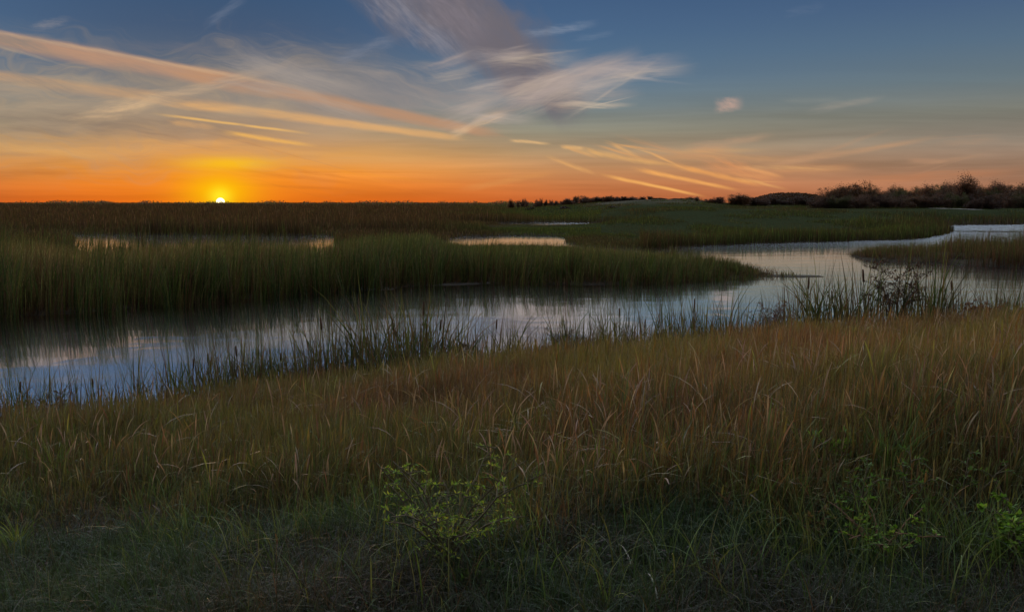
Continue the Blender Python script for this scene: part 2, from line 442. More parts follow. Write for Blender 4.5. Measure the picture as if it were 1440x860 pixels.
    def glow_group():
        g, I, O = new_group('sun_glow', (('UV', 'NodeSocketVector'), ('Sky', 'NodeSocketColor'), ('Bands', 'NodeSocketFloat')))
        math_, ss, comb, noise = mk(g)
        q = g.nodes.new('ShaderNodeSeparateXYZ'); g.links.new(I['UV'], q.inputs[0])
        du = math_('SUBTRACT', q.outputs[0], us); dv = math_('SUBTRACT', q.outputs[1], vs)
        ybn = math_('MULTIPLY_ADD', I['Bands'], .9, .55)
        c = I['Sky']
        for cx, cy, rx_, ry_, rgb, op, band in GLOWS:
            e1 = math_('DIVIDE', math_('SUBTRACT', du, cx), rx_); e2 = math_('DIVIDE', math_('SUBTRACT', dv, cy), ry_)
            r2 = math_('MULTIPLY_ADD', e1, e1, math_('MULTIPLY', e2, e2))
            e = math_('MULTIPLY', math_('EXPONENT', math_('MULTIPLY', r2, -1.0)), op)
            if band: e = math_('MULTIPLY', e, ybn)
            c = gmix(g, c, lin(rgb), e)
        g.links.new(c, O)
        return g
    GG = glow_group()
    tile_no = [0]
    def tile(t):
        g, I, O = new_group('sky_tile', (('UV', 'NodeSocketVector'), ('Sky', 'NodeSocketColor'), ('Bands', 'NodeSocketFloat')))
        ad = g.nodes.new('ShaderNodeVectorMath'); ad.operation = 'ADD'; tile_no[0] += 1      # a hair's difference keeps the tiles' chains apart
        g.links.new(I['Sky'], ad.inputs[0]); ad.inputs[1].default_value = (tile_no[0] * 2e-6,) * 3
        c = ad.outputs[0]
        todo = [SG[k] for k in range(len(S)) if hits(boxes[k], t)]
        if t[1] < .1 and t[0] < us + .3 and t[2] > us - .3: todo.append(GG)
        for q in todo:
            n = g.nodes.new('ShaderNodeGroup'); n.node_tree = q
            g.links.new(I['UV'], n.inputs['UV']); g.links.new(c, n.inputs['Sky'])
            if q is GG: g.links.new(I['Bands'], n.inputs['Bands'])
            c = n.outputs[0]
        g.links.new(c, O)
        n = N.new('ShaderNodeGroup'); n.node_tree = g
        L.new(UV, n.inputs['UV']); L.new(sky, n.inputs['Sky']); L.new(bn, n.inputs['Bands'])
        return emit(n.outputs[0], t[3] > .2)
    def tree(t, depth):
        if depth == 0: return tile(t)
        if (t[2] - t[0]) > 1.6 * (t[3] - t[1]):
            m_ = (t[0] + t[2]) / 2
            return shmix(math_('GREATER_THAN', U, m_), tree((t[0], t[1], m_, t[3]), depth - 1), tree((m_, t[1], t[2], t[3]), depth - 1))
        m_ = (t[1] + t[3]) / 2
        return shmix(math_('GREATER_THAN', Vv, m_), tree((t[0], t[1], t[2], m_), depth - 1), tree((t[0], m_, t[2], t[3]), depth - 1))
    fr = tree((-.9, -.02, .9, .32), 5)
    inn = math_('MULTIPLY', math_('LESS_THAN', math_('ABSOLUTE', U), .9), math_('MULTIPLY', math_('GREATER_THAN', Y, .1),
          math_('MULTIPLY', math_('GREATER_THAN', Vv, -.02), math_('LESS_THAN', Vv, .32))))
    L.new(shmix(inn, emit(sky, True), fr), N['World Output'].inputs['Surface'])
    N.remove(bg)
    w.cycles.sampling_method = 'MANUAL'; w.cycles.sample_map_resolution = 512

GLOWS = ((0, .02, .2, .055, (246, 146, 52), .25, 1), (0, .01, .085, .034, (255, 146, 10), .45, 1), (.01, .043, .05, .0075, (255, 200, 16), .7, 1),
         (0, .012, .038, .021, (255, 190, 0), .9, 0), (0, .006, .012, .010, (255, 236, 40), .9, 0))
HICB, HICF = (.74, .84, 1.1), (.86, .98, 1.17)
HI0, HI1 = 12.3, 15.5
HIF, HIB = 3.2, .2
SUN_EL = math.radians(2.0)
NISH = .0
build_world()

# sun lamp, from the same azimuth, just above the horizon
ld = bpy.data.lights.new('sun_light', 'SUN'); ld.energy = 1.1; ld.angle = math.radians(.5); ld.color = (1, .55, .25)
lo = bpy.data.objects.new('sun_light', ld); COL.objects.link(lo)
dirn = Vector((math.sin(SUN_AZ) * math.cos(SUN_EL), math.cos(SUN_AZ) * math.cos(SUN_EL), math.sin(SUN_EL)))
lo.rotation_euler = dirn.to_track_quat('Z', 'Y').to_euler()

# ------------------------------------------------------------------ camera
cd = bpy.data.cameras.new('camera'); cd.sensor_width = 36; cd.lens = 36 * F / 1440; cd.clip_start = .1; cd.clip_end = 9000
co = bpy.data.objects.new('camera', cd); COL.objects.link(co); co.location = (0, 0, CAMZ)
co.rotation_euler = (math.pi / 2 - PITCH, 0, 0); SC.camera = co
SC.view_settings.view_transform = 'Standard'; SC.view_settings.look = 'None'
SC.view_settings.exposure = 0; SC.view_settings.gamma = 1; SC.view_settings.use_curve_mapping = False
SC.render.film_transparent = False
SC.cycles.use_denoising = True; SC.cycles.use_adaptive_sampling = False    # the fine grain of the grass survives
SC.cycles.max_bounces = 5; SC.cycles.diffuse_bounces = 2; SC.cycles.glossy_bounces = 3; SC.cycles.transmission_bounces = 2
SC.cycles.sample_clamp_indirect = 3.0; SC.cycles.caustics_reflective = False; SC.cycles.caustics_refractive = False

#TERRAIN
# ------------------------------------------------------------------ land and water outlines (photo pixels of the waterline -> ground plan)
def plan(pts):
    a = np.array(pts, float); x, y = pground(a[:, 0], a[:, 1]); return np.stack([x, y], 1)
def sdf(poly, x, y):
    """signed distance, positive inside"""
    x = np.asarray(x, float); y = np.asarray(y, float)
    d = np.full(x.shape, 1e9); ins = np.zeros(x.shape, bool)
    n = len(poly)
    for i in range(n):
        ax, ay = poly[i]; bx, by = poly[(i + 1) % n]
        ex, ey = bx - ax, by - ay
        t = np.clip(((x - ax) * ex + (y - ay) * ey) / (ex * ex + ey * ey + 1e-12), 0, 1)
        d = np.minimum(d, np.hypot(x - ax - t * ex, y - ay - t * ey))
        if ay != by:
            c = ((ay > y) != (by > y)) & (x < (bx - ax) * (y - ay) / (by - ay) + ax)
            ins ^= c
    return np.where(ins, d, -d)

# near bank: shoreline at these distances for these directions
SH = [(-1500, 10.5), (-700, 12.5), (-200, 13.6), (0, 14.4), (200, 15.6), (350, 16.8), (480, 18), (600, 19.0), (720, 20.2), (850, 21.4), (1000, 22.8), (1150, 24.0), (1300, 25.5), (1440, 27), (1700, 29), (2300, 34)]
NEAR = np.array([((p - 720) / F * d, d) for p, d in SH] + [(60, -60), (-60, -60)])
ISLAND = plan([(-700, 490), (-300, 462), (0, 444), (120, 438), (200, 430), (300, 424), (380, 416), (450, 412), (490, 406), (560, 403), (640, 397), (700, 396), (760, 399), (850, 399), (930, 397),
               (1000, 393), (1060, 389), (1082, 385), (1060, 382), (1000, 377), (940, 368), (850, 358), (760, 352), (690, 349), (650, 352), (600, 356), (520, 366), (470, 372), (300, 376), (100, 378), (-200, 382), (-700, 400)])
FAR = plan([(-1400, 410), (-300, 396), (40, 388), (84, 374), (92, 345), (98, 330), (300, 330), (470, 331), (480, 340), (505, 362), (560, 362), (600, 349), (625, 338), (640, 333), (700, 331.5), (790, 332), (800, 340), (840, 348), (900, 351), (960, 346), (1060, 342.5),
            (1150, 340), (1230, 338), (1290, 335.5), (1325, 330), (1335, 325), (1320, 320), (1335, 316.5), (1440, 315.5), (1900, 314), (2800, 313)])
FAR = np.concatenate([FAR, [(3400, 200), (3400, 4200), (-3400, 4200), (-3400, 120)]])
POND = plan([(690, 317.5), (760, 318.2), (845, 316.5), (848, 314), (780, 312.5), (700, 313.5)])
SPIT = plan([(1200, 360), (1225, 364.5), (1300, 369), (1370, 372.5), (1440, 376), (1700, 386), (2000, 396), (2000, 360), (1700, 356), (1440, 352), (1340, 352), (1250, 354), (1205, 357)])
BAR = plan([(1330, 325.6), (1390, 326.4), (1470, 326.2), (1800, 326), (1800, 324.4), (1440, 324.8), (1380, 324.6), (1335, 324.8)])
MUD1 = plan([(476, 405.5), (510, 407.5), (545, 406.5), (548, 403), (520, 401), (485, 402)])
MUD2 = plan([(608, 401), (660, 399.5), (695, 397.5), (690, 394), (640, 394), (610, 397)])
MUD3 = plan([(1080, 388.5), (1120, 389.5), (1148, 388.8), (1142, 387.6), (1100, 387.0), (1080, 386.4)])

def wobble(x, y, a, s): return (fbm(x, y, s, 3) - .5) * 2 * a

def height(x, y):
    x = np.asarray(x, float); y = np.asarray(y, float)
    d = np.hypot(x, np.maximum(y, .01)); u = x / np.maximum(y, 1.0)
    z = np.full(x.shape, -.7)
    sn = sdf(NEAR, x, y) + wobble(x, y, .7, 2.5)
    s = np.clip(sn / 12, 0, 1) ** 1.2
    zn = np.where(sn > 0, .12 + 1.55 * s + .1 * (fbm(x, y, 1.8, 5) - .5) * np.clip(sn / 3, 0, 1), np.maximum(-.7, .12 + sn * .22))
    z = np.maximum(z, zn)
    si = np.maximum(sdf(ISLAND, x, y) + wobble(x, y, .5, 3), sdf(SPIT, x, y) + wobble(x, y, .5, 3))
    z = np.maximum(z, np.where(si > 0, .05 + .28 * (1 - np.exp(-si / 2.5)), np.maximum(-.7, .05 + si * .3)))
    for mud in (MUD1, MUD2, MUD3, BAR):
        sm = sdf(mud, x, y)
        z = np.maximum(z, np.where(sm > -.6, .05 * (1 - np.exp(-np.maximum(sm + .6, 0) / .5)) - .012, -.7))
    sf = sdf(FAR, x, y) + wobble(x, y, 1.0, 6)
    sp = -sdf(POND, x, y)
    sf = np.minimum(sf, sp)
    rise_l = 2.4 * sstep(130, 900, d)
    rise_r = 2.3 * sstep(108, 205, d) + .9 * sstep(205, 900, d)
    rise = rise_l + (rise_r - rise_l) * sstep(.04, .16, u)
    ridge = 2.3 * np.exp(-((d - 330) / 70) ** 2) * sstep(-.06, .08, u) * sstep(.27, .19, u)
    rise = rise + ridge * (.85 + .3 * fbm(x, y, 60, 2))
    rise = rise + (4.1 * np.exp(-((d - 380) / 45) ** 2) * np.exp(-np.abs((u - .312) / .046) ** 3.0))
    base = .05 + .3 * (1 - np.exp(-np.maximum(sf, 0) / 3.0)) + rise * np.clip(sf / 12, 0, 1) + .35 * (fbm(x, y, 25, 7) - .5) * np.clip(sf / 10, 0, 1)
    z = np.maximum(z, np.where(sf > 0, base, np.maximum(-.7, .05 + sf * .25)))
    return z, sn, si, sf

def grid_axis(lo, hi, fine_lo, fine_hi, step, grow):
    a = list(np.arange(fine_lo, fine_hi + step * .5, step)); s = step
    while a[-1] < hi: s *= grow; a.append(min(hi, a[-1] + s))
    s = step; b = []
    c = a[0]
    while c > lo: s *= grow; c = max(lo, c - s); b.append(c)
    return np.array(b[::-1] + a)

def build_ground():
    gx = grid_axis(-3200, 3200, -34, 40, .3, 1.03); gy = grid_axis(-40, 4000, 1, 60, .3, 1.018)
    X, Y = np.meshgrid(gx, gy)
    z, sn, si, sf = height(X.ravel(), Y.ravel())
    x, y = X.ravel(), Y.ravel()
    d = np.hypot(x, y); u = x / np.maximum(y, 1)
    soil = np.array((.045, .036, .026)); mud = np.array((.075, .066, .056))
    brown = np.array((.05, .034, .022)); green = np.array((.030, .036, .017)); pale = np.array((.10, .085, .065)); turf = np.array((.035, .04, .02))
    c = np.tile(soil, (len(x), 1))
    k = (sn > 3)[:, None] * sstep(3, 9, sn)[:, None]; c = c * (1 - k) + turf * k
    k = sstep(1.5, 6, sf)[:, None]; f = brown + (green - brown) * sstep(-.14, .1, u + .12 * (fbm(x, y, 40, 4) - .5))[:, None]  # browner on the sun's side, its red glow put into the soil colour
    c = c * (1 - k) + f * k
    k = (sstep(.55, .7, fbm(x, y * .35, 30, 9)) * sstep(240, 300, d) * sstep(.42, .3, u))[:, None] * .8
    c = c * (1 - k) + pale * k
    k = sstep(-.5, .1, np.maximum(np.maximum(sdf(MUD1, x, y), sdf(MUD2, x, y)), np.maximum(sdf(MUD3, x, y), sdf(BAR, x, y))))[:, None]
    c = c * (1 - k) + mud * k
    # sandy track on the right bank
    ny, nx = X.shape
    i = np.arange(ny - 1)[:, None] * nx + np.arange(nx - 1)[None]
    Fq = np.stack([i, i + 1, i + 1 + nx, i + nx], -1).reshape(-1, 4)
    o = mesh_np('ground', np.stack([x, y, z], 1), Fq, M_SOIL, col=c, smooth=True)
    tag(o, 'marsh ground of dark soil and mud banks rising to low far hills', 'ground', kind='structure')
build_ground()
w_ = mesh_np('water', np.array([(-900, 8, 0), (900, 8, 0), (900, 420, 0), (-900, 420, 0)]), np.array([(0, 1, 2, 3)]), M_WATER)
tag(w_, 'calm marsh pond water mirroring the sunset sky', 'water', kind='structure')

def gz(x, y): return height(np.atleast_1d(x), np.atleast_1d(y))[0]

# sandy track up on the right bank
def strip(name, pts, width, mat, col, lift):
    a = np.array(pts, float)
    t = np.linspace(0, len(a) - 1, 60); ii = np.clip(t.astype(int), 0, len(a) - 2); fr = (t - ii)[:, None]
    p = a[ii] * (1 - fr) + a[ii + 1] * fr
    tg = np.gradient(p, axis=0); tg /= np.linalg.norm(tg, axis=1)[:, None]; nrm = np.stack([-tg[:, 1], tg[:, 0]], 1)
    w = width * (.8 + .4 * vnoise(t * 3, t * 0, 1))[:, None]
    rows = [p + nrm * w * k for k in (-1, -.33, .33, 1)]
    V = np.concatenate([np.column_stack([r, gz(r[:, 0], r[:, 1]) + lift]) for r in rows]); n = len(p)
    Fq = np.concatenate([np.stack([np.arange(n - 1) + k * n, np.arange(n - 1) + 1 + k * n, np.arange(n - 1) + 1 + (k + 1) * n, np.arange(n - 1) + (k + 1) * n], 1) for k in range(3)])
    return mesh_np(name, V, Fq, mat, col=np.tile(col, (len(V), 1)), smooth=True)
def far_pt(px, dist): return ((px - 720) / F * dist, dist)
o = strip('path', [far_pt(1312, 198), far_pt(1326, 193), far_pt(1340, 188), far_pt(1358, 182), far_pt(1374, 179)], 1.5, M_SOIL, (.24, .22, .19), .10)
tag(o, 'pale sandy path on the green bank below the thicket', 'path', kind='structure')

# ------------------------------------------------------------------ blades
def blades(x, y, z, H, W, bend, c0, c1, nseg=4, az=None, curl=1.6, tipw=.12, twist=None, head=None):
    """ribbons: position, height, width, bend; c0/c1 the plant's own base and tip colours; head: mask of blades with a seed head"""
    n = len(x)
    if az is None: az = rng.random(n) * 2 * np.pi
    fa = rng.random(n) * np.pi if twist is None else twist
    T = np.linspace(0, 1, nseg + 1)
    V = np.empty((n, nseg + 1, 2, 3), np.float32); C = np.empty((n, nseg + 1, 2, 3), np.float32)
    for k, t in enumerate(T):
        off = bend * H * t ** curl
        cx = x + np.cos(az) * off; cy = y + np.sin(az) * off
        cz = z + H * (t - .55 * np.minimum(bend, 1.3) * t ** (curl + .6))
        w = W * (1 - (1 - tipw) * t ** 1.4)
        if head is not None: w = np.where(head, W * (.45 if t < .7 else (1.5 if t < .97 else .4)), w)
        ex, ey = np.cos(fa) * w * .5, np.sin(fa) * w * .5
        V[:, k, 0] = np.stack([cx - ex, cy - ey, cz], 1); V[:, k, 1] = np.stack([cx + ex, cy + ey, cz], 1)
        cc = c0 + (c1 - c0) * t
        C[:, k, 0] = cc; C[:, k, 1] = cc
    base = (np.arange(n) * (nseg + 1) * 2)[:, None]
    k = np.arange(nseg)[None] * 2
    Fq = np.stack([base + k, base + k + 1, base + k + 3, base + k + 2], -1).reshape(-1, 4)
    return V.reshape(-1, 3), Fq, C.reshape(-1, 3)
def join(parts):
    V, Fq, C, o = [], [], [], 0
    for v, f, c in parts:
        V.append(v); Fq.append(f + o); C.append(c); o += len(v)
    return np.concatenate(V), np.concatenate(Fq), np.concatenate(C)
def pal(n, *cols, p=None, jit=.25):
    cols = np.array(cols, float)
    c = cols[rng.choice(len(cols), n, p=p)]
    return np.clip(c * (1 + (rng.random((n, 1)) - .5) * 2 * jit) * (1 + (rng.random((n, 3)) - .5) * .16), .004, .9)
def scatter(poly, n):
    lo, hi = poly.min(0), poly.max(0)
    x = lo[0] + rng.random(n) * (hi[0] - lo[0]); y = lo[1] + rng.random(n) * (hi[1] - lo[1])
    return x, y

# colours of living and dry stems (albedo)
STRAW = (.34, .24, .12); RUST = (.26, .125, .055); PINKY = (.30, .19, .13); OLIVE = (.15, .15, .045); GREEN = (.085, .125, .03)
DKG = (.045, .075, .022); BROWN = (.14, .08, .042); DARK = (.05, .034, .022); YELG = (.22, .21, .055)

def in_view(x, y, mx=140): 
    px, py = prow(x, y, 1.0); return (px > -mx) & (px < 1440 + mx) & (y > .5)

# --- reeds of the big bed in the middle distance
def island_reeds():
    P = []
    poly = ISLAND
    m = poly[(poly[:, 0] > -60)]
    n = 420000
    x = -42 + rng.random(n) * 70; y = 30 + rng.random(n) * 48
    s = sdf(ISLAND, x, y) + wobble(x, y, .9, 2.2)
    k = (s > -.5) & in_view(x, y, 60)
    # thinner away from the front edge
    keep = rng.random(n) < np.where(s < 7, .95, .5) * (.45 + .8 * fbm(x, y, 3, 12))
    k &= keep; x, y, s = x[k], y[k], s[k]
    px, _ = prow(x, y, 0)
    hmax = np.interp(px, [-100, 0, 200, 330, 480, 600, 700, 800, 900, 960, 1020, 1050, 1090], [2.75, 2.75, 2.6, 2.5, 2.45, 2.3, 2.1, 1.95, 1.75, 1.55, 1.0, .6, .3])
    zg = gz(x, y)
    H = hmax * (.5 + .5 * rng.random(len(x)) ** .7) * (.62 + .7 * fbm(x, y, 2.2, 20)) * (.55 + .45 * sstep(-.5, 1.2, s))
    # the bed stays low enough for the ponds behind it to show over the tips
    rl = np.interp(px, [-60, 60, 110, 275, 300, 332, 355, 455, 475, 520, 600, 625, 660, 790, 860, 960, 1080], [318, 322, 332.5, 332.5, 326, 326, 332.5, 332.5, 324, 316, 318, 335, 341, 341, 346, 349, 352])
    cap = CAMZ - (rl - 285) / F * np.hypot(x, y) - zg
    cap = cap * (.62 + .55 * fbm(x, y, 1.1, 33)) * (1 - .16 * rng.random(len(x)) ** .5) + .55 * (rng.random(len(x)) ** 9)
    H = np.minimum(H, np.maximum(cap, .35))
    tallc = sstep(.45, .60, fbm(x, y, .55, 35)) * (rng.random(len(x)) < .75)          # the open front: low growth with tall bunches between gaps
    fr_ = sstep(4.2, 2.2, s); H = H * (1 - fr_ * (1 - np.maximum(tallc, .34 + .22 * rng.random(len(x)))))
    g = sstep(.3, .7, fbm(x, y, 6, 30) + .15 * (rng.random(len(x)) - .5))[:, None]
    warm = sstep(420, 150, px)[:, None] * .35
    c1 = pal(len(x), OLIVE, GREEN, DKG, (.06, .10, .03), p=[.15, .35, .25, .25], jit=.5) * g + pal(len(x), BROWN, OLIVE, GREEN, PINKY, p=[.25, .2, .45, .1], jit=.5) * (1 - g)
    c1 *= .78
    c1 = c1 * (1 - warm) + pal(len(x), OLIVE, BROWN, RUST) * warm
    c0 = pal(len(x), BROWN, DARK, (.12, .05, .03))
    W = .018 + .026 * rng.random(len(x)) ** 1.5
    lt = (rng.random((len(x), 1)) < .14); c1 = np.where(lt, c1 * 2.3 + .012, c1 * .85)
    bend = .05 + .3 * rng.random(len(x)) ** 2.2
    az = np.where(rng.random(len(x)) < .65, rng.normal(.3, .8, len(x)), rng.random(len(x)) * 6.28)
    P.append(blades(x, y, gz(x, y) - .05, H, W, bend, c0, c1, 4, az))
    # bunches of taller stems leaning out over the open water
    nb = 800
    bx = -40 + rng.random(nb * 14) * 66; by = 30 + rng.random(nb * 14) * 26; s = sdf(ISLAND, bx, by); k = np.flatnonzero((s > -1.7) & (s < 2.6) & in_view(bx, by, 60))[:nb]
    bx, by = bx[k], by[k]; m = rng.integers(4, 22, len(bx)); x = np.repeat(bx, m) + rng.normal(0, .16, m.sum()); y = np.repeat(by, m) + rng.normal(0, .16, m.sum())
    px, _ = prow(x, y, 0); hb = np.repeat(.7 + .5 * rng.random(len(bx)), m); la = np.repeat(rng.normal(.2, 1.3, len(bx)), m)
    H = np.interp(px, [-100, 0, 300, 480, 600, 800, 900, 1000, 1090], [2.9, 2.9, 2.75, 2.7, 2.4, 2.0, 1.8, 1.1, .45]) * hb * (.75 + .3 * rng.random(len(x)))
    c = pal(len(x), DKG, OLIVE, BROWN, GREEN, p=[.3, .25, .25, .2]) * .8
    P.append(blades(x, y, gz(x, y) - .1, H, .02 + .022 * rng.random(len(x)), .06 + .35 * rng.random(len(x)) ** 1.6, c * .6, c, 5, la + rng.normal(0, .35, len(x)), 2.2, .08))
    # low dark debris at the foot of the reeds
    n = 60000
    x = -42 + rng.random(n) * 70; y = 30 + rng.random(n) * 30
    s = sdf(ISLAND, x, y) + wobble(x, y, .9, 2.2); k = (s > -.9) & (s < 2.5) & in_view(x, y, 60); x, y = x[k], y[k]
    P.append(blades(x, y, gz(x, y) - .05, .25 + .6 * rng.random(len(x)), .02 + .015 * rng.random(len(x)), .3 + .8 * rng.random(len(x)), pal(len(x), DARK, BROWN), pal(len(x), BROWN, (.12, .05, .03), OLIVE), 3))
    V, Fq, C = join(P)
    tag(mesh_np('reed_bed', V, Fq, M_REED, col=C), 'wide bed of tall green and brown reeds between the pond and the far water', 'reeds', kind='stuff')
island_reeds()

# --- cattail spit at the right edge
def spit_reeds():
    n = 90000
    x, y = scatter(SPIT, n); s = sdf(SPIT, x, y) + wobble(x, y, .8, 2.0)
    k = (s > -.5) & in_view(x, y, 60) & (rng.random(n) < .95 * sstep(.3, .62, fbm(x, y, 2.0, 14))); x, y, s = x[k], y[k], s[k]
    px, _ = prow(x, y, 0)
    hm = np.interp(px, [1190, 1230, 1280, 1320, 1340, 1440, 1600], [.35, .8, .9, 1.0, 1.75, 2.0, 2.1])
    H = hm * (.4 + .7 * rng.random(len(x)) ** 1.4) * (.45 + 1.05 * fbm(x, y, .9, 22))
    c1 = pal(len(x), DKG, GREEN, BROWN, OLIVE, (.12, .05, .035), p=[.3, .25, .2, .15, .1]); c0 = pal(len(x), DARK, (.1, .04, .03))
    c1 *= .8; V, Fq, C = blades(x, y, gz(x, y) - .05, H, .018 + .025 * rng.random(len(x)), .04 + .3 * rng.random(len(x)) ** 2, c0, c1, 4)
    tag(mesh_np('cattail_bed', V, Fq, M_REED, col=C), 'dark cattail bed on the spit at the right edge of the pond', 'cattails', kind='stuff')
spit_reeds()

# --- vegetation of the far land, denser where it is nearer
def far_marsh():
    P = []
    n = 520000
    px = -120 + rng.random(n) * 1680; row = 286.2 + (352 - 286.2) * rng.random(n) ** 1.35
    y = CAMZ / ((row - 285) / F) ; y = np.clip(y * (.97 + .06 * rng.random(n)), 60, 1600); x = (px - 720) / F * y
    # also cover ground standing above eye height or hidden rows
    n2 = 160000; y2 = 95 + 420 * rng.random(n2) ** 1.2; x2 = (-120 + rng.random(n2) * 1680 - 720) / F * y2
    x = np.concatenate([x, x2]); y = np.concatenate([y, y2]); n = len(x)
    z, sn, si, sf = height(x, y)
    k = (sf > -.4) & (sdf(ISLAND, x, y) < 0); x, y, z, sf = x[k], y[k], z[k], sf[k]; n = len(x)
    px, _ = prow(x, y, 0); u = x / y; d = np.hypot(x, y)
    left = sstep(.06, -.1, u + .1 * (fbm(x, y, 40, 4) - .5))
    edge = sstep(9, 1.5, sf)                       # reeds stand taller along the water
    rb = sstep(.04, .16, u)
    H = (.5 + 1.0 * left) * (.6 + .7 * rng.random(n)) + edge * (.4 + 1.2 * rng.random(n)) * (1 - .3 * rb)
    H *= (.35 + 1.25 * fbm(x, y, 7, 25)) * (.6 + .55 * rng.random(n))
    H = np.where((rb > .5) & (sf > 12), H * .55, H)
    H = np.where((px < 900) & (d < 175) & (sf < 14), H * (np.interp(px, [150, 220, 400, 460], [.25, .95, .95, .22]) * (1 - sstep(5, 14, sf)) + sstep(5, 14, sf)), H)
    rl = np.interp(px, [640, 690, 850, 880], [285, 318.5, 318.5, 285]); cap = CAMZ - (rl - 285) / F * d - z
    H = np.where((d < 150) & (px > 640) & (px < 880), np.minimum(H, np.maximum(.15, cap)), H)
    path = np.hypot((x - far_pt(1343, 182)[0]) / 6, (y - 184) / 14) < 1
    W = .02 + .00028 * d * (.6 + .8 * rng.random(n))
    m = fbm(x, y * .45, 16, 31)[:, None]
    cl = pal(n, BROWN, PINKY, RUST, OLIVE, (.08, .05, .035), p=[.34, .10, .12, .2, .24], jit=.5) * .5; cg = pal(n, GREEN, OLIVE, DKG, (.09, .14, .035), p=[.35, .12, .33, .2], jit=.45) * .75
    mixg = np.clip((1 - left)[:, None] * (.35 + 1.1 * sstep(.35, .6, m)), 0, 1)
    c1 = cl * (1 - mixg) + cg * mixg  # brown leftwards, where the sun's red glow is put into the grass colour
    drk = (edge * rb)[:, None] * (rng.random((n, 1)) < .6)
    c1 = c1 * (1 - .75 * drk) + pal(n, (.06, .045, .028), DKG, (.09, .04, .03)) * .75 * drk
    mead = ((rb > .5) & (sf > 6))[:, None]; tm = sstep(.47, .62, fbm(x, y * .55, 10, 80)); H = np.where((rb > .5) & (sf > 6), H * (.45 + 2.6 * tm * rng.random(n)), H); c1 = np.where(mead & ~((tm > .35) & (rng.random(n) < .6))[:, None], pal(n, (.046, .062, .025), (.06, .07, .03), (.034, .044, .02), (.08, .06, .036), p=[.3, .24, .24, .22], jit=.55), c1)
    c1 = c1 * np.where(rng.random((n, 1)) < .12, 1.9, .9)
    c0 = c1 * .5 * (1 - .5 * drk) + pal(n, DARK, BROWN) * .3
    k = ~path
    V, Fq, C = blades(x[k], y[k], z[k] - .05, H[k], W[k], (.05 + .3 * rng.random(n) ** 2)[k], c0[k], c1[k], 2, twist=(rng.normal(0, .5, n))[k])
    tag(mesh_np('marsh_grass', V, Fq, M_REED, col=C), 'brown and green marsh grass covering the far land up to the horizon', 'marsh grass', kind='stuff')
far_marsh()
#NEAR
# ------------------------------------------------------------------ plant parts
def tube(pts, r0, r1, sides=5, col=(.1, .07, .05)):
    p = np.array(pts, float); n = len(p)
    t = np.gradient(p, axis=0); t /= np.linalg.norm(t, axis=1)[:, None] + 1e-9
    ref = np.where(np.abs(t[:, 2:3]) > .9, np.array([[1., 0, 0]]), np.array([[0, 0, 1.]]))
    a = np.cross(t, ref); a /= np.linalg.norm(a, axis=1)[:, None] + 1e-9; b = np.cross(t, a)
    r = np.linspace(r0, r1, n)[:, None, None]; th = np.arange(sides) * 2 * np.pi / sides
    V = (p[:, None] + r * (a[:, None] * np.cos(th)[None, :, None] + b[:, None] * np.sin(th)[None, :, None])).reshape(-1, 3)
    i = (np.arange(n - 1) * sides)[:, None]; j = np.arange(sides)[None]
    Fq = np.stack([i + j, i + (j + 1) % sides, i + sides + (j + 1) % sides, i + sides + j], -1).reshape(-1, 4)
    return V, Fq, np.tile(np.array(col, float), (len(V), 1))
def leaves(P, D, S, col, wide=.4, fold=.25):
    """leaf faces: base point, direction, length; folded along the midrib"""
    n = len(P); D = D / (np.linalg.norm(D, axis=1)[:, None] + 1e-9)
    r = rng.normal(size=(n, 3)) * .5 + np.array([0, 0, 1.]); s = np.cross(D, r); s /= np.linalg.norm(s, axis=1)[:, None] + 1e-9
    u = np.cross(s, D); S = np.asarray(S)[:, None]
    m = P + D * S * .45
    tip = P + D * S - u * S * .12
    V = np.stack([P, m + s * S * wide * .5, tip, m - s * S * wide * .5, m - u * S * fold * wide], 1).reshape(-1, 3)
    i = (np.arange(n) * 5)[:, None]
    Fq = np.concatenate([i + np.array([[0, 1, 2, 4]]), i + np.array([[0, 4, 2, 3]])])
    return V, Fq, np.repeat(col, 5, 0)

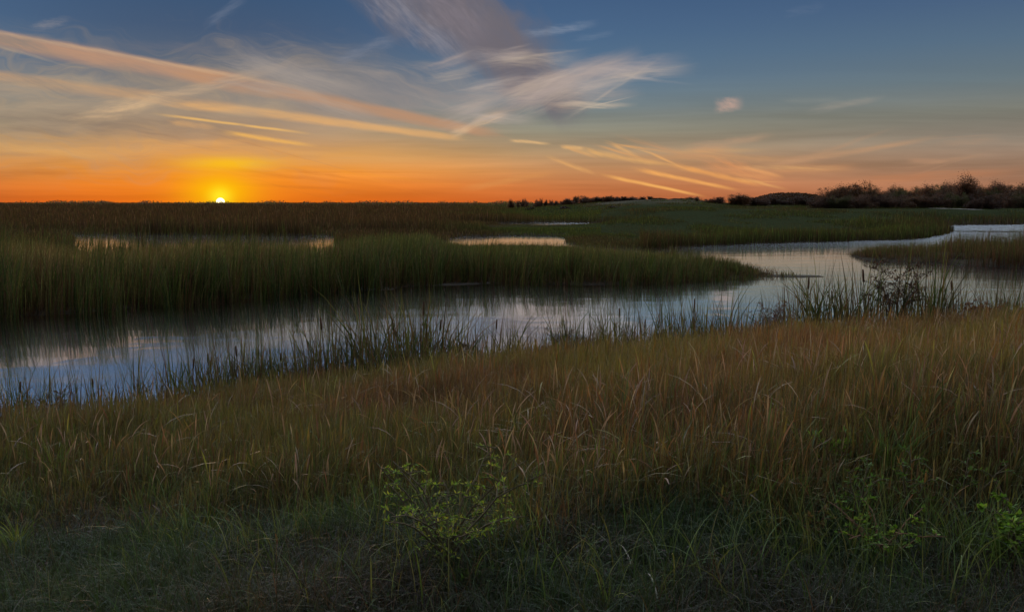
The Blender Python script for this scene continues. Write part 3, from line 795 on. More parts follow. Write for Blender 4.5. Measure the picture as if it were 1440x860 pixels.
# --- tall dry grass on the near bank
def near_grass():
    P = []
    n = 900000
    y = 3.2 + 27 * rng.random(n) ** .8; x = (rng.random(n) - .5) * 1.5 * y
    z, sn, si, sf = height(x, y)
    px, row = prow(x, y, z)
    edge = np.interp(px, [0, 300, 520, 700, 900, 1100, 1440], [706, 716, 722, 706, 700, 706, 700]) + 60 * (fbm(x, y, 1.0, 40) - .5)
    tall = (rng.random(n) < sstep(75, -40, row - edge)) & (sn > .1)
    dens = np.clip((9.0 / np.hypot(x, y)) ** .9, .3, 1.0) * (.45 + .9 * fbm(x, y, 1.2, 41))
    k = tall & (rng.random(n) < dens) & in_view(x, y, 90)
    x, y, z, sn, px, row, edge = x[k], y[k], z[k], sn[k], px[k], row[k], edge[k]; n = len(x)
    print('tall grass', n)
    d = np.hypot(x, y)
    rt = sstep(560, 900, px)
    H = (.42 + .62 * rng.random(n)) * (.55 + .85 * fbm(x, y, 1.3, 43)) * (.85 + .15 * rt) * (.8 + .2 * sstep(.2, 2.0, sn)) * (.30 + .70 * sstep(-70, 60, edge - row))
    pg = sstep(.42, .6, fbm(x, y, 1.9, 44) + .06 * rng.normal(size=n))[:, None]           # yellow-green patches
    pr = sstep(.38, .55, fbm(x, y, 1.7, 47) + .08 * rng.normal(size=n))[:, None]           # rusty patches
    warm = pal(n, (.28, .18, .07), (.27, .12, .045), (.30, .165, .05), (.20, .17, .06), (.15, .075, .035), p=[.22, .26, .24, .13, .15], jit=.45)
    pink = pal(n, (.23, .13, .085), (.14, .075, .035), (.22, .15, .07), (.21, .095, .045), p=[.25, .32, .18, .25], jit=.45)
    rt_ = np.clip(rt[:, None] + .25 * (rng.random((n, 1)) - .5), 0, 1)
    c1 = pink * (1 - rt_) + warm * rt_
    c1 = c1 * (1 - .65 * pr) + pal(n, RUST, BROWN, (.22, .09, .04)) * .65 * pr
    c1 = c1 * (1 - .58 * pg) + pal(n, (.20, .20, .04), (.13, .145, .03), (.15, .18, .03), GREEN, p=[.3, .25, .25, .2], jit=.4) * .58 * pg
    fr = sstep(150, 20, edge - row)[:, None] * (rng.random((n, 1)) < .55)                  # greener young shoots at the front of the stand
    c1 = c1 * (1 - fr) + pal(n, GREEN, OLIVE, BROWN, DKG, p=[.3, .25, .25, .2]) * fr
    c0 = pal(n, (.09, .05, .025), (.12, .06, .03), OLIVE, DARK, p=[.35, .3, .15, .2])
    W = (.0048 + .0065 * rng.random(n)) * (.75 + d / 20)
    c1 *= .86; head = rng.random(n) < .16
    bend = .06 + .85 * rng.random(n) ** 2.1
    az = np.where(rng.random(n) < .55, rng.normal(.2, 1.1, n), rng.random(n) * 6.28)
    P.append(blades(x, y, z - .02, H, W, bend, c0, c1, 5, az, 1.9, .1, None, head))
    # taller flowering stalks with drooping seed heads, and broken stalks
    n = 11000
    y = 5 + 22 * rng.random(n); x = (rng.random(n) - .5) * 1.5 * y; z, sn, si, sf = height(x, y); px, row = prow(x, y, z)
    k = (row < 735) & (sn > .2) & in_view(x, y, 90) & (rng.random(n) < np.clip(9 / y, .3, 1) * sstep(.35, .6, fbm(x, y, 2.4, 49))); x, y, z, px, row = x[k], y[k], z[k], px[k], row[k]; n = len(x); print('stalks', n)
    c = pal(n, (.30, .22, .13), (.27, .16, .095), (.25, .17, .12), (.2, .105, .06), YELG, p=[.25, .25, .25, .15, .1])
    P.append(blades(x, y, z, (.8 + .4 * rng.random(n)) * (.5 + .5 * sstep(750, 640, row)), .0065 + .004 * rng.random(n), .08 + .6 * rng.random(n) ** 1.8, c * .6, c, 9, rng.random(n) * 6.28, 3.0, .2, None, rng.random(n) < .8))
    # green shoots in the shaded foot of the stand
    n = 60000
    y = 4.5 + 9 * rng.random(n); x = (rng.random(n) - .5) * 1.5 * y; z, sn, si, sf = height(x, y); px, row = prow(x, y, z)
    k = (row > 600) & (row < 880) & (rng.random(n) < sstep(.45, .66, fbm(x, y, .8, 71)) * sstep(900, 700, row) * np.interp(px, [0, 300, 700, 1000, 1200, 1440], [.9, .7, .5, .7, 1, 1])) & in_view(x, y, 90)
    x, y, z, px = x[k], y[k], z[k], px[k]; n = len(x)
    c = pal(n, GREEN, OLIVE, DKG, (.14, .16, .045), (.1, .15, .035), p=[.3, .2, .2, .15, .15])
    P.append(blades(x, y, z, .22 + .38 * rng.random(n), .006 + .006 * rng.random(n), .15 + .8 * rng.random(n) ** 1.5, c * .7, c, 5, None, 1.9))
    V, Fq, C = join(P)
    tag(mesh_np('tall_grass', V, Fq, M_GRASS, col=C), 'tall dry golden and rust grass covering the near bank down to the water', 'tall grass', kind='stuff')

    # short turf and herbs in front
    n = 340000
    y = 3.0 + 8.5 * rng.random(n) ** .9; x = (rng.random(n) - .5) * 1.45 * y
    z, sn, si, sf = height(x, y); px, row = prow(x, y, z)
    edge = np.interp(px, [0, 300, 520, 700, 900, 1100, 1440], [690, 700, 706, 690, 684, 690, 684]) + 60 * (fbm(x, y, 1.0, 40) - .5)
    k = (row > edge) & (row < 905) & in_view(x, y, 60) & (rng.random(n) < .35 + .9 * fbm(x, y, .5, 51))
    x, y, z, px = x[k], y[k], z[k], px[k]; n = len(x); print('turf', n)
    g = sstep(.34, .56, fbm(x, y, .9, 52) + .1 * rng.normal(size=n))[:, None]
    c1 = pal(n, DKG, (.05, .085, .035), (.065, .085, .045), (.055, .11, .03), p=[.35, .25, .2, .2], jit=.4) * g + pal(n, (.07, .06, .045), (.08, .072, .06), BROWN, (.05, .06, .03), p=[.3, .2, .15, .35], jit=.4) * (1 - g)
    c1 *= .8
    H = (.06 + .30 * rng.random(n) ** 2.0) * (.45 + 1.3 * fbm(x, y, .6, 53))
    V, Fq, C = blades(x, y, z - .01, H, .004 + .004 * rng.random(n), .2 + 1.2 * rng.random(n) ** 1.5, c1 * .6, c1, 3, None, 1.7)
    # wiry dead stalks through the turf
    n = 5200
    y2 = 4.0 + 7 * rng.random(n); x2 = (rng.random(n) - .5) * 1.45 * y2; z2 = gz(x2, y2); _, row2 = prow(x2, y2, z2); k = (row2 > 640)
    x2, y2, z2 = x2[k], y2[k], z2[k]; n = len(x2)
    c = pal(n, (.12, .10, .075), (.09, .065, .05), (.18, .15, .10), OLIVE, GREEN, p=[.2, .3, .08, .22, .2])
    b2 = blades(x2, y2, z2, .14 + .34 * rng.random(n) ** 1.4, .0028 + .003 * rng.random(n), .2 + 1.3 * rng.random(n), c * .7, c, 5, None, 1.8)
    # small broad herb leaves close to the ground
    n = 26000
    y3 = 4.0 + 5 * rng.random(n); x3 = (rng.random(n) - .5) * 1.45 * y3; z3 = gz(x3, y3); _, row3 = prow(x3, y3, z3)
    k = (row3 > 700) & (fbm(x3, y3, .45, 57) > .5); x3, y3, z3 = x3[k], y3[k], z3[k]; n = len(x3)
    D = rng.normal(size=(n, 3)) * np.array([1, 1, .35]) + np.array([0, 0, .25])
    b3 = leaves(np.stack([x3, y3, z3 + .02 + .10 * rng.random(n)], 1), D, .018 + .025 * rng.random(n), pal(n, DKG, (.05, .085, .03), (.07, .075, .05), (.08, .055, .045)), .55)
    V, Fq, C = join([(V, Fq, C), b2, b3])
    tag(mesh_np('short_grass', V, Fq, M_GRASS, col=C), 'short dark green turf with small herbs in the near foreground', 'grass', kind='stuff')

    # thin blades and dead stalks standing in the shallows along the near shore
    n = 130000
    y = 11 + 20 * rng.random(n); x = (rng.random(n) - .5) * 1.5 * y
    z, sn, si, sf = height(x, y)
    px, row = prow(x, y, z)
    k = (sn > -2.4) & (sn < 1.2) & in_view(x, y, 60) & (rng.random(n) < (sstep(.4, .6, fbm(x, y, 1.5, 60)) * np.interp(px, [0, 440, 500, 620, 680, 1040, 1120, 1330, 1440], [.9, .9, 1.4, 1.4, .9, 1.0, 1.5, 1.5, 1.1]) + .1) * np.where(sn < 0, sstep(-2.4, 0, sn) ** 1.4, 1))
    x, y, z, px = x[k], y[k], z[k], px[k]; n = len(x); print('shore', n)
    H = (.55 + 1.3 * rng.random(n) ** 1.5) * (.65 + .6 * fbm(x, y, 1.5, 61)) * np.interp(px, [0, 300, 500, 620, 900, 1150, 1300, 1440], [.9, .95, 1.15, 1.2, 1.0, 1.15, 1.3, 1.05])
    c1 = pal(n, DKG, BROWN, OLIVE, (.11, .08, .06), p=[.3, .3, .2, .2])
    V, Fq, C = blades(x, y, np.maximum(z, -.3), H, .009 + .012 * rng.random(n), .05 + .7 * rng.random(n) ** 1.8, c1 * .6, c1, 5, None, 2.0, .08, None, rng.random(n) < .04)
    tag(mesh_np('shore_reeds', V, Fq, M_REED, col=C), 'sparse dark reed blades standing in the shallows along the near shore', 'reeds', kind='stuff')
near_grass()

# --- cattail clumps: each a plant with leaves and seed heads
def cattail_proto(nl, H, spread, heads, seedn):
    global rng
    keep = rng; rng = np.random.default_rng(seedn)
    r = empty('cattail_clump', (0, 0, 0))
    a = rng.random(nl) * 6.28; q = spread * rng.random(nl) ** .7
    h = H * (.55 + .45 * rng.random(nl))
    c1 = pal(nl, DKG, OLIVE, BROWN, (.07, .06, .04)); c0 = c1 * .6
    V, Fq, C = blades(q * np.cos(a), q * np.sin(a), np.full(nl, -.15), h + .15, .016 + .014 * rng.random(nl), .04 + .5 * rng.random(nl) ** 2, c0, c1, 6, a + rng.normal(0, .6, nl), 2.1, .07)
    mesh_np('leaves', V, Fq, M_REED, r, C)
    for k in range(heads):
        ang = rng.random() * 6.28; rad = spread * .6 * rng.random(); hh = H * (.45 + .2 * rng.random()); lean = rng.normal(0, .07, 2)
        base = np.array([rad * math.cos(ang), rad * math.sin(ang), -.15])
        pts = [base + np.array([lean[0] * t * t, lean[1] * t * t, 1]) * np.array([hh, hh, (hh + .15) * t]) * np.array([1, 1, 1]) for t in np.linspace(0, 1, 5)]
        st = mesh_np('stalk', *tube(pts, .010, .006, 5, (.10, .085, .045))[:2], M_TWIG, r, np.tile((.10, .085, .045), (25, 1)))
        e = pts[-1]; tp = []
        for t, rr in ((0, .004), (.06, .013), (.5, .015), (.94, .012), (1, .003)): tp.append((e + np.array([lean[0], lean[1], 1.]) * .17 * t, rr))
        v = []; 
        for p, rr in tp:
            for j in range(6): v.append(p + np.array([math.cos(j * 1.0472) * rr, math.sin(j * 1.0472) * rr, 0]))
        f = [(i * 6 + j, i * 6 + (j + 1) % 6, (i + 1) * 6 + (j + 1) % 6, (i + 1) * 6 + j) for i in range(4) for j in range(6)]
        hd = mesh_np('seed_head', np.array(v), np.array(f), M_TWIG, st, np.tile((.085, .045, .025), (30, 1)))
    rng = keep
    return r
def copy_tree(o, parent=None):
    c = o.copy(); COL.objects.link(c)
    if parent: c.parent = parent
    for ch in o.children: copy_tree(ch, c)
    return c
CP = [cattail_proto(46, 1.4, .36, 1, 1), cattail_proto(34, 1.2, .30, 0, 2), cattail_proto(60, 1.5, .5, 1, 3), cattail_proto(22, 1.65, .2, 0, 4), cattail_proto(44, 1.05, .42, 0, 5)]
used = set()
def shore_at(px, off):
    """point on the near shoreline in the direction of photo column px, off metres out into the water"""
    d = np.interp(px, [p for p, _ in SH], [q for _, q in SH]) + off
    return (px - 720) / F * d, d
def clump(px, off, kind, s, label=None, lean=0.0):
    x, y = shore_at(px, off)
    o = CP[kind] if kind not in used else copy_tree(CP[kind])
    used.add(kind)
    o.location = (x, y, max(-.12, float(gz(x, y)[0]) - .03)); o.rotation_euler = (lean, random.uniform(-.05, .05), random.uniform(0, 6.28)); s *= float(np.interp(px, [0, 400, 480, 600, 680, 1000, 1150, 1320, 1440], [1.25, 1.4, 1.8, 1.8, 1.4, 1.45, 1.75, 1.75, 1.45])); o.scale = (s, s, s * random.uniform(.92, 1.1))
    tag(o, label or 'dark cattail clump standing in the shallows along the near shore', 'cattails', None if label else 'cattail clumps along the near shore')
CL = [(12, .6, 2, .9), (48, .9, 4, 1.0), (92, .5, 1, 1.0), (128, .7, 0, .8), (176, 1.2, 3, .8), (222, .6, 1, 1.0), (262, 1.1, 2, .85), (292, .7, 0, .9), (330, .9, 0, 1.0), (352, 1.6, 3, .85), (384, .8, 2, .85), (432, .8, 4, 1.0), (462, 1.3, 0, .95),
      (500, .8, 1, 1.1), (556, .9, 2, .95), (585, 1.4, 0, 1.05), (612, .6, 2, .9), (655, 1.0, 1, 1.1), (690, .6, 0, .95), (716, .9, 3, .95), (742, .4, 4, 1.1), (800, .5, 2, .8), (838, .7, 3, .85), (868, .9, 0, 1.0), (905, .6, 2, .9),
      (948, .8, 1, 1.15), (985, .6, 0, 1.0), (1018, 1.2, 3, .95), (1046, .7, 4, 1.15), (1132, .9, 0, 1.1), (1150, 1.5, 3, 1.0), (1178, .7, 2, 1.05), (1206, 1.2, 3, 1.1), (1226, .6, 0, 1.25), (1298, .8, 2, 1.05), (1326, 1.3, 3, 1.0), (1352, .8, 0, 1.15), (1190, 1.8, 3, 1.1), (1244, 1.5, 1, 1.1), (1262, .9, 3, 1.15), (1281, 1.7, 1, 1.0), (1311, .6, 3, 1.15), (1166, .5, 3, 1.0), (520, .5, 3, 1.0), (570, .5, 1, 1.0), (1412, .6, 4, 1.2), (1440, .9, 0, 1.05)]
SPECIAL = {176: 'thin group of upright cattails farthest left to stand well out in the water', 585: 'dense cattail clump beside the dark bushy weed, left of the middle of the shore',
           1226: 'tallest cattail clump on the near shore, left beside the dark leafy weed'}
for c in CL: clump(*c, label=SPECIAL.get(c[0]))
# two single features of the shore
x, y = shore_at(530, 1.3)
r = empty('curved_reed_plume', (x, y, -.1))
n = 22; q = np.abs(rng.normal(0, .05, n))
V, Fq, C = blades(q, q * .3, np.zeros(n), 1.15 + .45 * rng.random(n), np.full(n, .022), .30 + .16 * rng.random(n), pal(n, DKG), pal(n, DKG, BROWN), 7, rng.normal(3.1, .3, n), 2.0, .1)
mesh_np('leaves', V, Fq, M_REED, r, C)
tag(r, 'tall dark reed bunch curving left, standing alone in the water left of centre', 'reeds')

# ------------------------------------------------------------------ leafy weeds, saplings and tufts
def leafy(name, label, cat, loc, H, spread, nst, nl, ls, lc, sc_, wide=.4, droop=.2, up=.5, sub=3, lo=.15, rz=None, group=None, r0=.010, spur=.16):
    r = empty(name, loc)
    st, lv = [], []
    for i in range(nst):
        a = 6.28 * (i + rng.random()) / nst if rz is None else rz + rng.normal(0, .4); hh = H * (.6 + .4 * rng.random()); out = spread * (.35 + .65 * rng.random())
        t = np.linspace(0, 1, 7)
        wob = rng.normal(0, .035 * H, (7, 3)).cumsum(0) * np.array([1, 1, .3]) * t[:, None]
        p = np.stack([np.cos(a) * out * t ** 1.3, np.sin(a) * out * t ** 1.3, hh * (t - droop * t ** 3)], 1) + wob; p[0] = (0.02 * math.cos(a), .02 * math.sin(a), -.03)
        st.append(tube(p, r0, r0 * .3, 5, sc_))
        for b in range(sub):
            tb = lo + (1 - lo) * (b + rng.random() * .8) / sub
            k = min(5, int(tb * 6)); base = p[k] + (p[k + 1] - p[k]) * (tb * 6 - k)
            ba = rng.random() * 6.28; bl = H * spur * (1.3 - .5 * tb) * (.6 + .8 * rng.random())
            q = np.array([base + np.array([math.cos(ba) * s_, math.sin(ba) * s_, up * s_ * (1 - .5 * s_ / bl)]) for s_ in np.linspace(0, bl, 5)])
            st.append(tube(q, r0 * .45, r0 * .2, 4, sc_))
            m = max(2, int(nl))
            tt = .2 + .8 * rng.random(m); kk = np.minimum(3, (tt * 4).astype(int)); P0 = q[kk] + (q[kk + 1] - q[kk]) * (tt * 4 - kk)[:, None]
            D = (q[-1] - q[0])[None] / bl * .6 + rng.normal(size=(m, 3)) * .55 + np.array([0, 0, .15])
            lv.append(leaves(P0, D, ls * (.6 + .7 * rng.random(m)), pal(m, *lc), wide))
    V, Fq, C = join(st); mesh_np('stem', V, Fq, M_TWIG, r, C)
    V, Fq, C = join(lv); mesh_np('foliage', V, Fq, M_LEAF, r, C)
    return tag(r, label, cat, group)
def on_bank(px, row):
    """bank point seen at this photo pixel"""
    d = pdir(px, row)
    t = np.linspace(1, 40, 1600); X_ = d[0] * t; Y_ = d[1] * t; Z_ = CAMZ + d[2] * t
    below = Z_ < gz(X_, Y_); i = int(np.argmax(below)); return float(X_[i]), float(Y_[i]), float(gz(X_[i], Y_[i])[0])
LG = [(.17, .28, .035), (.13, .24, .03), (.2, .29, .045), (.11, .2, .035)]
YG = [(.31, .32, .06), (.27, .31, .055), (.18, .27, .045)]
LGD = [(.09, .16, .03), (.07, .13, .028), (.11, .17, .035)]
SM = (.10, .08, .045)
leafy('leafy_sapling', 'largest bright green leafy sapling, low in the middle of the foreground turf', 'sapling', on_bank(628, 800), .88, .60, 13, 14, .032, LG[:3] + YG, SM, .34, .2, .5, 8, .2)
leafy('leafy_sapling', 'small yellow green sapling left of the largest green sapling', 'sapling', on_bank(506, 722), .36, .16, 4, 13, .036, YG, SM, .45, .1, .4, 5, .15)
leafy('leafy_sapling', 'pale narrow leaved sapling at the foot of the tall grass, right of centre', 'sapling', on_bank(1088, 700), .36, .2, 7, 15, .05, YG + LG[:1], SM, .22, .1, .9, 4, .4)
leafy('leafy_sapling', 'upright narrow leaved sapling between the pale sapling and the tall green grass tuft', 'sapling', on_bank(1176, 700), .62, .12, 4, 13, .055, LG, SM, .22, .05, .9, 5, .35)
leafy('bramble_bush', 'green round leaved bramble spreading over the right foreground turf', 'bramble', on_bank(1240, 800), .56, .52, 8, 11, .030, LG[1:] + YG[2:], (.13, .07, .04), .7, .35, .3, 6, .1)
leafy('leafy_herb', 'small reddish green herb left of the round leaved bramble', 'herb', on_bank(1143, 775), .34, .12, 3, 11, .036, [(.16, .14, .04), (.11, .14, .035), (.2, .11, .05)], (.13, .07, .04), .55, .1, .4, 5, .3)
leafy('leafy_sapling', 'dense green sapling cut by the right edge of the foreground', 'sapling', on_bank(1424, 800), .52, .3, 8, 15, .042, LG, SM, .6, .2, .4, 6, .1)
leafy('green_sprig', 'tiny pale green sprig in the turf below the grass edge, right of centre', 'sprig', on_bank(1036, 722), .24, .1, 3, 9, .032, LG[:2] + YG[:1], SM, .5, .1, .5, 4, .2)
leafy('leafy_herb', 'low dark green herb just below the largest sapling', 'herb', on_bank(660, 822), .2, .16, 5, 10, .03, [(.06, .11, .03), (.09, .14, .03)], SM, .5, .2, .3, 4, .1)

leafy('leafy_weed', 'tall upright leafy weed left of the round leaved bramble, against the dry grass', 'weed', on_bank(1206, 755), .62, .12, 3, 9, .04, LGD, SM, .3, .06, .8, 7, .3)
leafy('leafy_weed', 'thin dark green weed rising behind the round leaved bramble', 'weed', on_bank(1276, 745), .6, .13, 3, 9, .038, LGD, SM, .3, .06, .8, 7, .3)
leafy('leafy_weed', 'thin leafy weed standing in the dry grass at the right, above the spiky tuft', 'weed', on_bank(1350, 735), .6, .10, 2, 9, .036, LGD, SM, .3, .06, .8, 7, .35)
DKL = [(.055, .032, .024), (.075, .04, .028), (.05, .045, .025)]
leafy('branching_weed', 'tall dark leafy weed spreading over the water at the right part of the shore', 'weed', (*shore_at(1262, .3), .0), 2.7, 1.25, 20, 11, .08, DKL, (.07, .045, .035), .5, .12, .9, 6, .55, r0=.012, spur=.14)
leafy('bushy_weed', 'dark brown bushy weed on the shore left of the middle', 'weed', (*shore_at(632, -.3), .15), 1.05, .55, 16, 14, .06, [(.09, .06, .035), (.07, .06, .03), (.11, .07, .04)], (.08, .05, .035), .4, .15, .7, 6, .2)
leafy('bushy_weed', 'brown feathery weed on the shore right of the middle', 'weed', (*shore_at(792, -.4), .15), 1.1, .6, 14, 13, .05, [(.11, .07, .045), (.08, .05, .035)], (.09, .06, .045), .3, .15, .7, 6, .3)
leafy('bushy_weed', 'reddish plumed weed standing between cattails, left of the tall dark weed', 'weed', (*shore_at(1090, -.3), .2), 1.35, .5, 15, 15, .05, [(.13, .065, .05), (.10, .055, .045), (.15, .085, .06)], (.10, .06, .05), .3, .1, 1.1, 7, .35)
leafy('round_shrub', 'round rust red shrub at the right end of the near shore', 'shrub', (*shore_at(1386, -1.2), .35), 1.0, .75, 22, 20, .06, [(.17, .065, .04), (.14, .06, .04), (.2, .09, .05)], (.10, .06, .05), .4, .15, .7, 7, .15)
leafy('bushy_weed', 'low brown weed at the far left end of the shore', 'weed', (*shore_at(70, -.3), .15), .8, .5, 14, 13, .05, [(.10, .065, .045), (.08, .05, .035)], (.09, .06, .045), .35, .15, .7, 6, .2)

def tuft(label, px, row, H, n, bend, cols, spread=.07, w=.009, name='grass_tuft'):
    x, y, z = on_bank(px, row)
    a = rng.random(n) * 6.28; q = spread * rng.random(n)
    c1 = pal(n, *cols)
    V, Fq, C = blades(q * np.cos(a), q * np.sin(a), np.full(n, -.02), H * (.55 + .45 * rng.random(n)), w * (.7 + .6 * rng.random(n)), bend * (.3 + .9 * rng.random(n)), c1 * .7, c1, 7, a + rng.normal(0, .5, n), 2.0, .07)
    o = mesh_np(name, V, Fq, M_GRASS, None, C); o.location = (x, y, z)
    tag(o, label, 'grass tuft')
TG = [(.2, .22, .04), (.15, .2, .035), (.11, .17, .035)]
tuft('yellow green grass tuft at the left, at the front of the tall dry grass', 78, 690, .95, 42, .5, TG, .1, .011)
tuft('bright arching grass tuft at the left edge of the turf', 24, 775, .52, 46, .75, TG, .07, .010)
tuft('tallest green grass tuft before the dry grass, in the right foreground', 1248, 705, .95, 60, .4, [(.10, .17, .035), (.13, .2, .04), (.08, .13, .03)], .12, .011)
tuft('spiky green grass tuft right of the round leaved bramble', 1343, 785, .5, 40, .6, TG[1:] + [(.09, .15, .03)], .06, .009)
tuft('narrow upright grass tuft against the green sapling at the right edge', 1405, 778, .55, 22, .35, TG, .05, .010)
tuft('thin yellowish grass tuft at the edge of the dry grass, right of centre', 1048, 740, .55, 20, .4, TG[:2], .05, .008)
tuft('sparse yellow green grass tuft at the bottom edge of the picture', 858, 868, .42, 16, .6, TG, .05, .010)
tuft('olive grass tuft left of centre where dry grass meets turf', 285, 730, .6, 30, .5, [(.15, .16, .04), (.11, .12, .035)], .08, .009)

def stalk(name, label, cat, p0, p1, h, arc, r, col):
    a = np.array(on_bank(*p0)); b = np.array(on_bank(*p1)); t = np.linspace(0, 1, 12)[:, None]
    p = a * (1 - t) + b * t; p[:, 2] += (h * (1 - (1 - t[:, 0]) ** 2) if arc == 'up' else h * 4 * t[:, 0] * (1 - t[:, 0])) + .01
    p -= a
    o = mesh_np(name, *tube(p, r, r * .45, 6, col)[:2], M_TWIG, None, np.tile(col, (72, 1))); o.location = a
    tag(o, label, cat)
stalk('bent_stem', 'bare pale stem arching over the turf right of the largest sapling', 'dead stem', (781, 752), (735, 716), .16, 'up', .006, (.30, .24, .20))
stalk('dry_straw', 'pale dry straw lying in the turf, upper of two near the bottom', 'dry straw', (889, 803), (868, 768), .05, 'over', .006, (.45, .40, .33))
stalk('dry_straw', 'pale dry straw lying in the turf, lower of two near the bottom', 'dry straw', (925, 845), (908, 810), .05, 'over', .006, (.42, .38, .32))
stalk('dead_twig', 'thin grey twig leaning over the turf beside the bent stem', 'twig', (728, 742), (690, 700), .08, 'over', .004, (.2, .16, .13))

# ------------------------------------------------------------------ shrubs and trees of the skyline
def bush_proto(seedn, W, Hh, dens, cols, twigs, airy, trunk_h=.12):
    """unit-height shrub: several limbs, clumped leaf faces with gaps, bare twig tips"""
    global rng
    keep = rng; rng = np.random.default_rng(seedn)
    r = empty('skyline_shrub', (0, 0, 0))
    T = []; tips = []
    for i in range(8 + int(8 * W)):
        a = rng.random() * 6.28; o_ = W * .5 * rng.random() ** .6; h = Hh * (.55 + .42 * rng.random()) * math.sqrt(max(.12, 1 - (o_ / (W * .55)) ** 2))
        t = np.linspace(0, 1, 6)
        p = np.stack([np.cos(a) * o_ * t ** .8, np.sin(a) * o_ * t ** .8, h * t], 1) + rng.normal(0, .018, (6, 3)).cumsum(0); p[0] = (.03 * math.cos(a), .03 * math.sin(a), -.05)
        T.append(tube(p, .022, .005, 5, (.055, .042, .036)))
        for k in range(2, 6): tips.append(p[k])
        for b in range(4):
            k = rng.integers(2, 6); ba = rng.random() * 6.28; l = .12 + .16 * rng.random(); e = p[k] + np.array([math.cos(ba) * l * .7, math.sin(ba) * l * .7, l * (.2 + .7 * rng.random())])
            T.append(tube([p[k], (p[k] + e) / 2 + rng.normal(0, .012, 3), e], .008, .003, 4, (.06, .046, .04))); tips.append(e)
    V, Fq, C = join(T); mesh_np('trunk', V, Fq, M_TWIG, r, C)
    tips = np.array(tips); L_ = []
    for c in tips:
        m = int(3.4 * dens * (.4 + 1.2 * rng.random())); s = (.045 + .055 * rng.random()) * airy
        P0 = c + rng.normal(0, s, (m, 3)) * np.array([1, 1, .8]); P0[:, 2] = np.maximum(P0[:, 2], .02)
        cc = np.array(cols[rng.integers(len(cols))])
        L_.append(leaves(P0, rng.normal(size=(m, 3)), .018 + .028 * rng.random(m), np.tile(cc, (m, 1)) * (.7 + .6 * rng.random((m, 1))), .6))
    m = int(dens * len(tips) * 1.3); k = rng.integers(len(tips), size=m)              # fill low down
    P0 = tips[k] * np.array([1, 1, 1]) * np.stack([1 + .2 * rng.random(m), 1 + .2 * rng.random(m), rng.random(m)], 1)
    L_.append(leaves(P0, rng.normal(size=(m, 3)), .03 + .03 * rng.random(m), pal(m, *cols), .6))
    tw = []
    for i in range(twigs):
        c = tips[rng.integers(len(tips))]; d = rng.normal(size=3) * .5 + np.array([0, 0, 1.]) + c * np.array([1, 1, 0]); d /= np.linalg.norm(d); l = .06 + .13 * rng.random()
        tw.append(tube([c, c + d * l * .5 + rng.normal(0, .006, 3), c + d * l], .004, .0015, 3, (.07, .05, .045)))
    cr = join(L_ + tw)
    mesh_np('crown', *cr[:2], M_LEAF, r, cr[2])
    rng = keep
    return r
PUR = [(.08, .044, .037), (.095, .05, .036), (.06, .045, .032)]
RUS = [(.115, .052, .03), (.09, .048, .03), (.072, .05, .028)]
OLV = [(.05, .058, .026), (.065, .066, .03), (.055, .046, .028)]
PUR, RUS, OLV = [[tuple(v * 1.35 for v in c) for c in p] for p in (PUR, RUS, OLV)]
BP = {'round': bush_proto(101, 1.25, 1.0, 34, RUS, 60, 1.0), 'wide': bush_proto(102, 2.0, 1.0, 34, OLV, 70, 1.1), 'purple': bush_proto(103, 1.5, 1.0, 20, PUR, 160, 1.0),
      'sparse': bush_proto(104, .7, 1.0, 8, PUR, 130, 1.0), 'dark': bush_proto(105, 1.6, 1.0, 40, [(.05, .03, .025), (.065, .035, .028)], 40, .95), 'tall': bush_proto(106, 1.1, 1.0, 26, PUR + RUS[:1], 140, 1.05)}
usedb = set()
def shrub(kind, px, top, wpx, dist, label=None, group='shrubs massed along the right skyline', slabel='low autumn brown shrub massed in the thicket along the right skyline', name='skyline_shrub', cat='shrub'):
    x, y = far_pt(px, dist); z = float(gz(x, y)[0])
    H = CAMZ + (285 - top) / F * dist - z
    o = BP[kind] if kind not in usedb else copy_tree(BP[kind]); usedb.add(kind)
    nat = {'round': 1.15, 'wide': 1.7, 'purple': 1.3, 'sparse': .7, 'dark': 1.4, 'tall': 1.0}[kind]
    w = wpx / F * dist / nat
    o.name = name
    o.location = (x, y, z - .05); o.scale = (w, w, max(.6, H)); o.rotation_euler = (0, 0, random.uniform(0, 6.28))
    tag(o, label or slabel, cat, None if label else group)
T_ = 'tree'; rs = random.Random(8)
shrub('round', 1195, 256, 52, 215, 'broad round topped tree standing highest in the left half of the thicket', name='skyline_tree', cat=T_)
shrub('sparse', 1219, 252, 13, 216, 'thin nearly bare tree just right of the broad round topped tree', name='skyline_tree', cat=T_)
shrub('tall', 1357, 249, 46, 222, 'tallest bare crowned tree on the right skyline', name='skyline_tree', cat=T_)
shrub('sparse', 1322, 256, 16, 225, 'thin bare tree left of the tallest tree on the skyline', name='skyline_tree', cat=T_)
shrub('tall', 1400, 257, 40, 228, 'bare crowned tree right of the tallest tree on the skyline', name='skyline_tree', cat=T_)
shrub('dark', 1376, 273, 36, 190, 'dark rust red shrub standing in front of the tallest tree, above the sandy path')
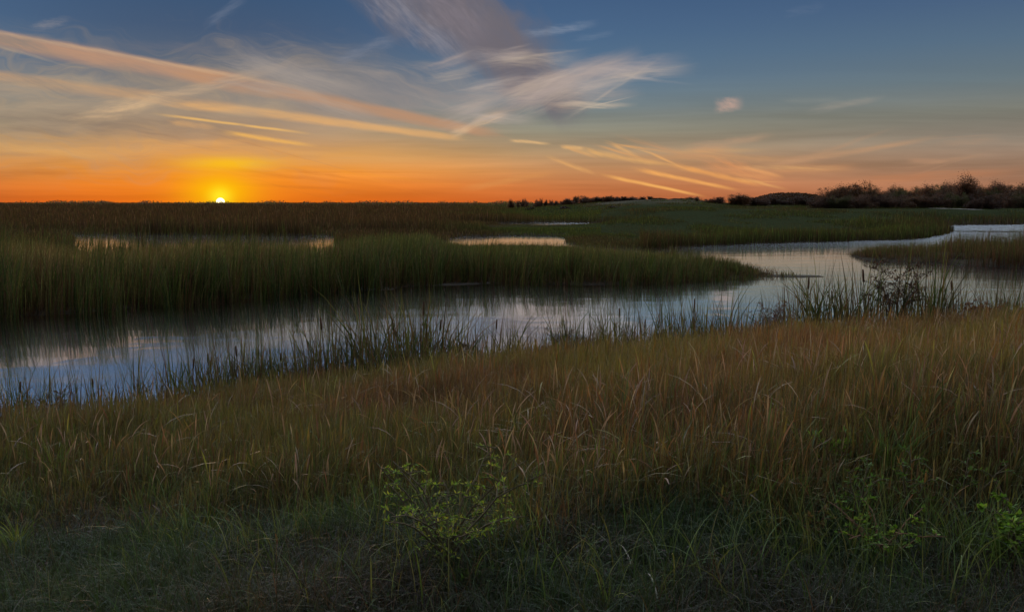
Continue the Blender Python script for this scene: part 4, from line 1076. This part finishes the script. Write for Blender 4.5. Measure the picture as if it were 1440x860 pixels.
for kind, px, top, w, dist in [('purple', 1168, 262, 26, 218), ('purple', 1240, 263, 30, 222), ('wide', 1258, 264, 34, 226), ('round', 1282, 266, 30, 224), ('tall', 1302, 261, 30, 230), ('purple', 1336, 257, 34, 232), ('wide', 1382, 262, 30, 226),
                       ('purple', 1424, 260, 36, 230), ('round', 1446, 258, 34, 226), ('tall', 1468, 257, 36, 230), ('purple', 1496, 259, 40, 228), ('wide', 1530, 259, 44, 226),
                       ('dark', 1154, 276, 30, 205), ('wide', 1182, 274, 36, 203), ('purple', 1208, 272, 34, 202), ('dark', 1232, 274, 34, 204), ('purple', 1256, 272, 36, 203), ('round', 1284, 274, 34, 206), ('purple', 1310, 271, 36, 204),
                       ('wide', 1336, 270, 34, 205), ('dark', 1352, 272, 30, 206), ('purple', 1404, 270, 38, 200), ('wide', 1430, 269, 36, 202), ('dark', 1458, 272, 40, 200), ('purple', 1490, 270, 40, 202), ('wide', 1525, 270, 44, 202)]:
    shrub(kind, px, top, w, dist)
for i in range(21):
    shrub(rs.choice(['wide', 'purple', 'round', 'wide', 'tall']), 1168 + i * 18 + rs.uniform(-6, 6), (264 if i < 8 else 260) + rs.uniform(-3, 3.5), rs.uniform(34, 52), 245 + rs.uniform(-6, 8))
# round dark shrubs between the ridge and the hill
shrub('sparse', 979, 275, 11, 300, 'small thin shrub standing alone at the right end of the low ridge')
shrub('dark', 1003, 276, 24, 285, 'low dark shrub between the low ridge and the hill, left one of a pair')
shrub('round', 1036, 272, 34, 285, 'dark round shrub close to the left foot of the hill, right one of a pair')
for px, top, w, dist in [(1062, 276, 26, 290), (1085, 277, 30, 300), (1108, 277, 30, 300), (1130, 276, 30, 290)]:
    shrub('dark', px, top, w, dist, None, 'shrubs at the foot of the hill', 'dark low shrub in the row at the foot of the small hill')
# small shrubs on the crest of the low ridge
rr = random.Random(3)
for i in range(44):
    px = 722 + i * 5.75 + rr.uniform(-6, 6)
    top = (279.5 if px < 800 else 276.5) + rr.uniform(-2.0, 3.2)
    shrub(rr.choice(['sparse', 'purple', 'dark', 'tall', 'round']) if px > 790 else rr.choice(['sparse', 'dark', 'tall', 'purple']), px, top, rr.uniform(7, 20) if px > 790 else rr.uniform(3.5, 10), 332 + rr.uniform(-8, 12), None,
          'small shrubs on the low ridge', 'tiny dark shrub in the row along the crest of the low ridge')
shrub('dark', 793, 289, 15, 280, 'dark shrub on the slope below the left end of the low ridge')
shrub('dark', 862, 293, 16, 250, 'dark shrub low on the green slope below the middle of the ridge')
shrub('dark', 746, 290, 14, 290, 'dark shrub on the slope, farthest left of those below the ridge')

# scrub that reads as one mass: far horizon and hill cover
def scrub():
    P = []
    n = 26000
    px = -150 + 900 * rng.random(n); d = 620 + 330 * rng.random(n); x = (px - 720) / F * d; k = fbm(px, d * .1, 16, 70); z = gz(x, d)
    h = (.4 + 2.6 * sstep(.42, .75, k)) * rng.random(n)
    P.append(leaves(np.stack([x, d, z + h], 1), rng.normal(size=(n, 3)), .5 + .8 * rng.random(n), pal(n, BROWN, (.08, .05, .035), OLIVE), .7))
    V, Fq, C = join(P); tag(mesh_np('far_scrub', V, Fq, M_LEAF, col=C), 'low dark scrub along the flat far horizon below the sun', 'scrub', kind='stuff')
    n = 24000
    px = 1040 + 140 * rng.random(n); d = 330 + 80 * rng.random(n); x = (px - 720) / F * d; z = gz(x, d)
    V, Fq, C = leaves(np.stack([x, d, z + 1.0 * rng.random(n)], 1), rng.normal(size=(n, 3)), .35 + .5 * rng.random(n), pal(n, *(PUR + RUS)) * .5, .7)
    tag(mesh_np('hill_scrub', V, Fq, M_LEAF, col=C), 'brown scrub covering the small rounded hill', 'scrub', kind='stuff')
scrub()

# ------------------------------------------------------------------ the sun itself
def sun_ball():
    D = 5000.0; v = np.array(sd_) * D
    bm_r = D * math.tan(math.radians(.25))
    nu, nv = 48, 24; th = np.linspace(0, np.pi, nv); ph = np.arange(nu) * 2 * np.pi / nu
    V = np.stack([np.outer(np.sin(th), np.cos(ph)), np.outer(np.sin(th), np.sin(ph)), np.outer(np.cos(th), np.ones(nu))], -1).reshape(-1, 3) * bm_r
    Fq = np.array([(i * nu + j, i * nu + (j + 1) % nu, (i + 1) * nu + (j + 1) % nu, (i + 1) * nu + j) for i in range(nv - 1) for j in range(nu)])
    m = bpy.data.materials.new('sun_fire'); m.use_nodes = True; N = m.node_tree.nodes
    N.remove(N['Principled BSDF']); e = N.new('ShaderNodeEmission'); e.inputs['Color'].default_value = (1, .8, .42, 1); e.inputs['Strength'].default_value = 3.2
    m.node_tree.links.new(e.outputs[0], N['Material Output'].inputs['Surface'])
    o = mesh_np('sun', V, Fq, m, smooth=True); o.location = v + np.array([0, 0, CAMZ])
    tag(o, 'glowing setting sun half sunk behind the flat horizon', 'sun')
sun_ball()
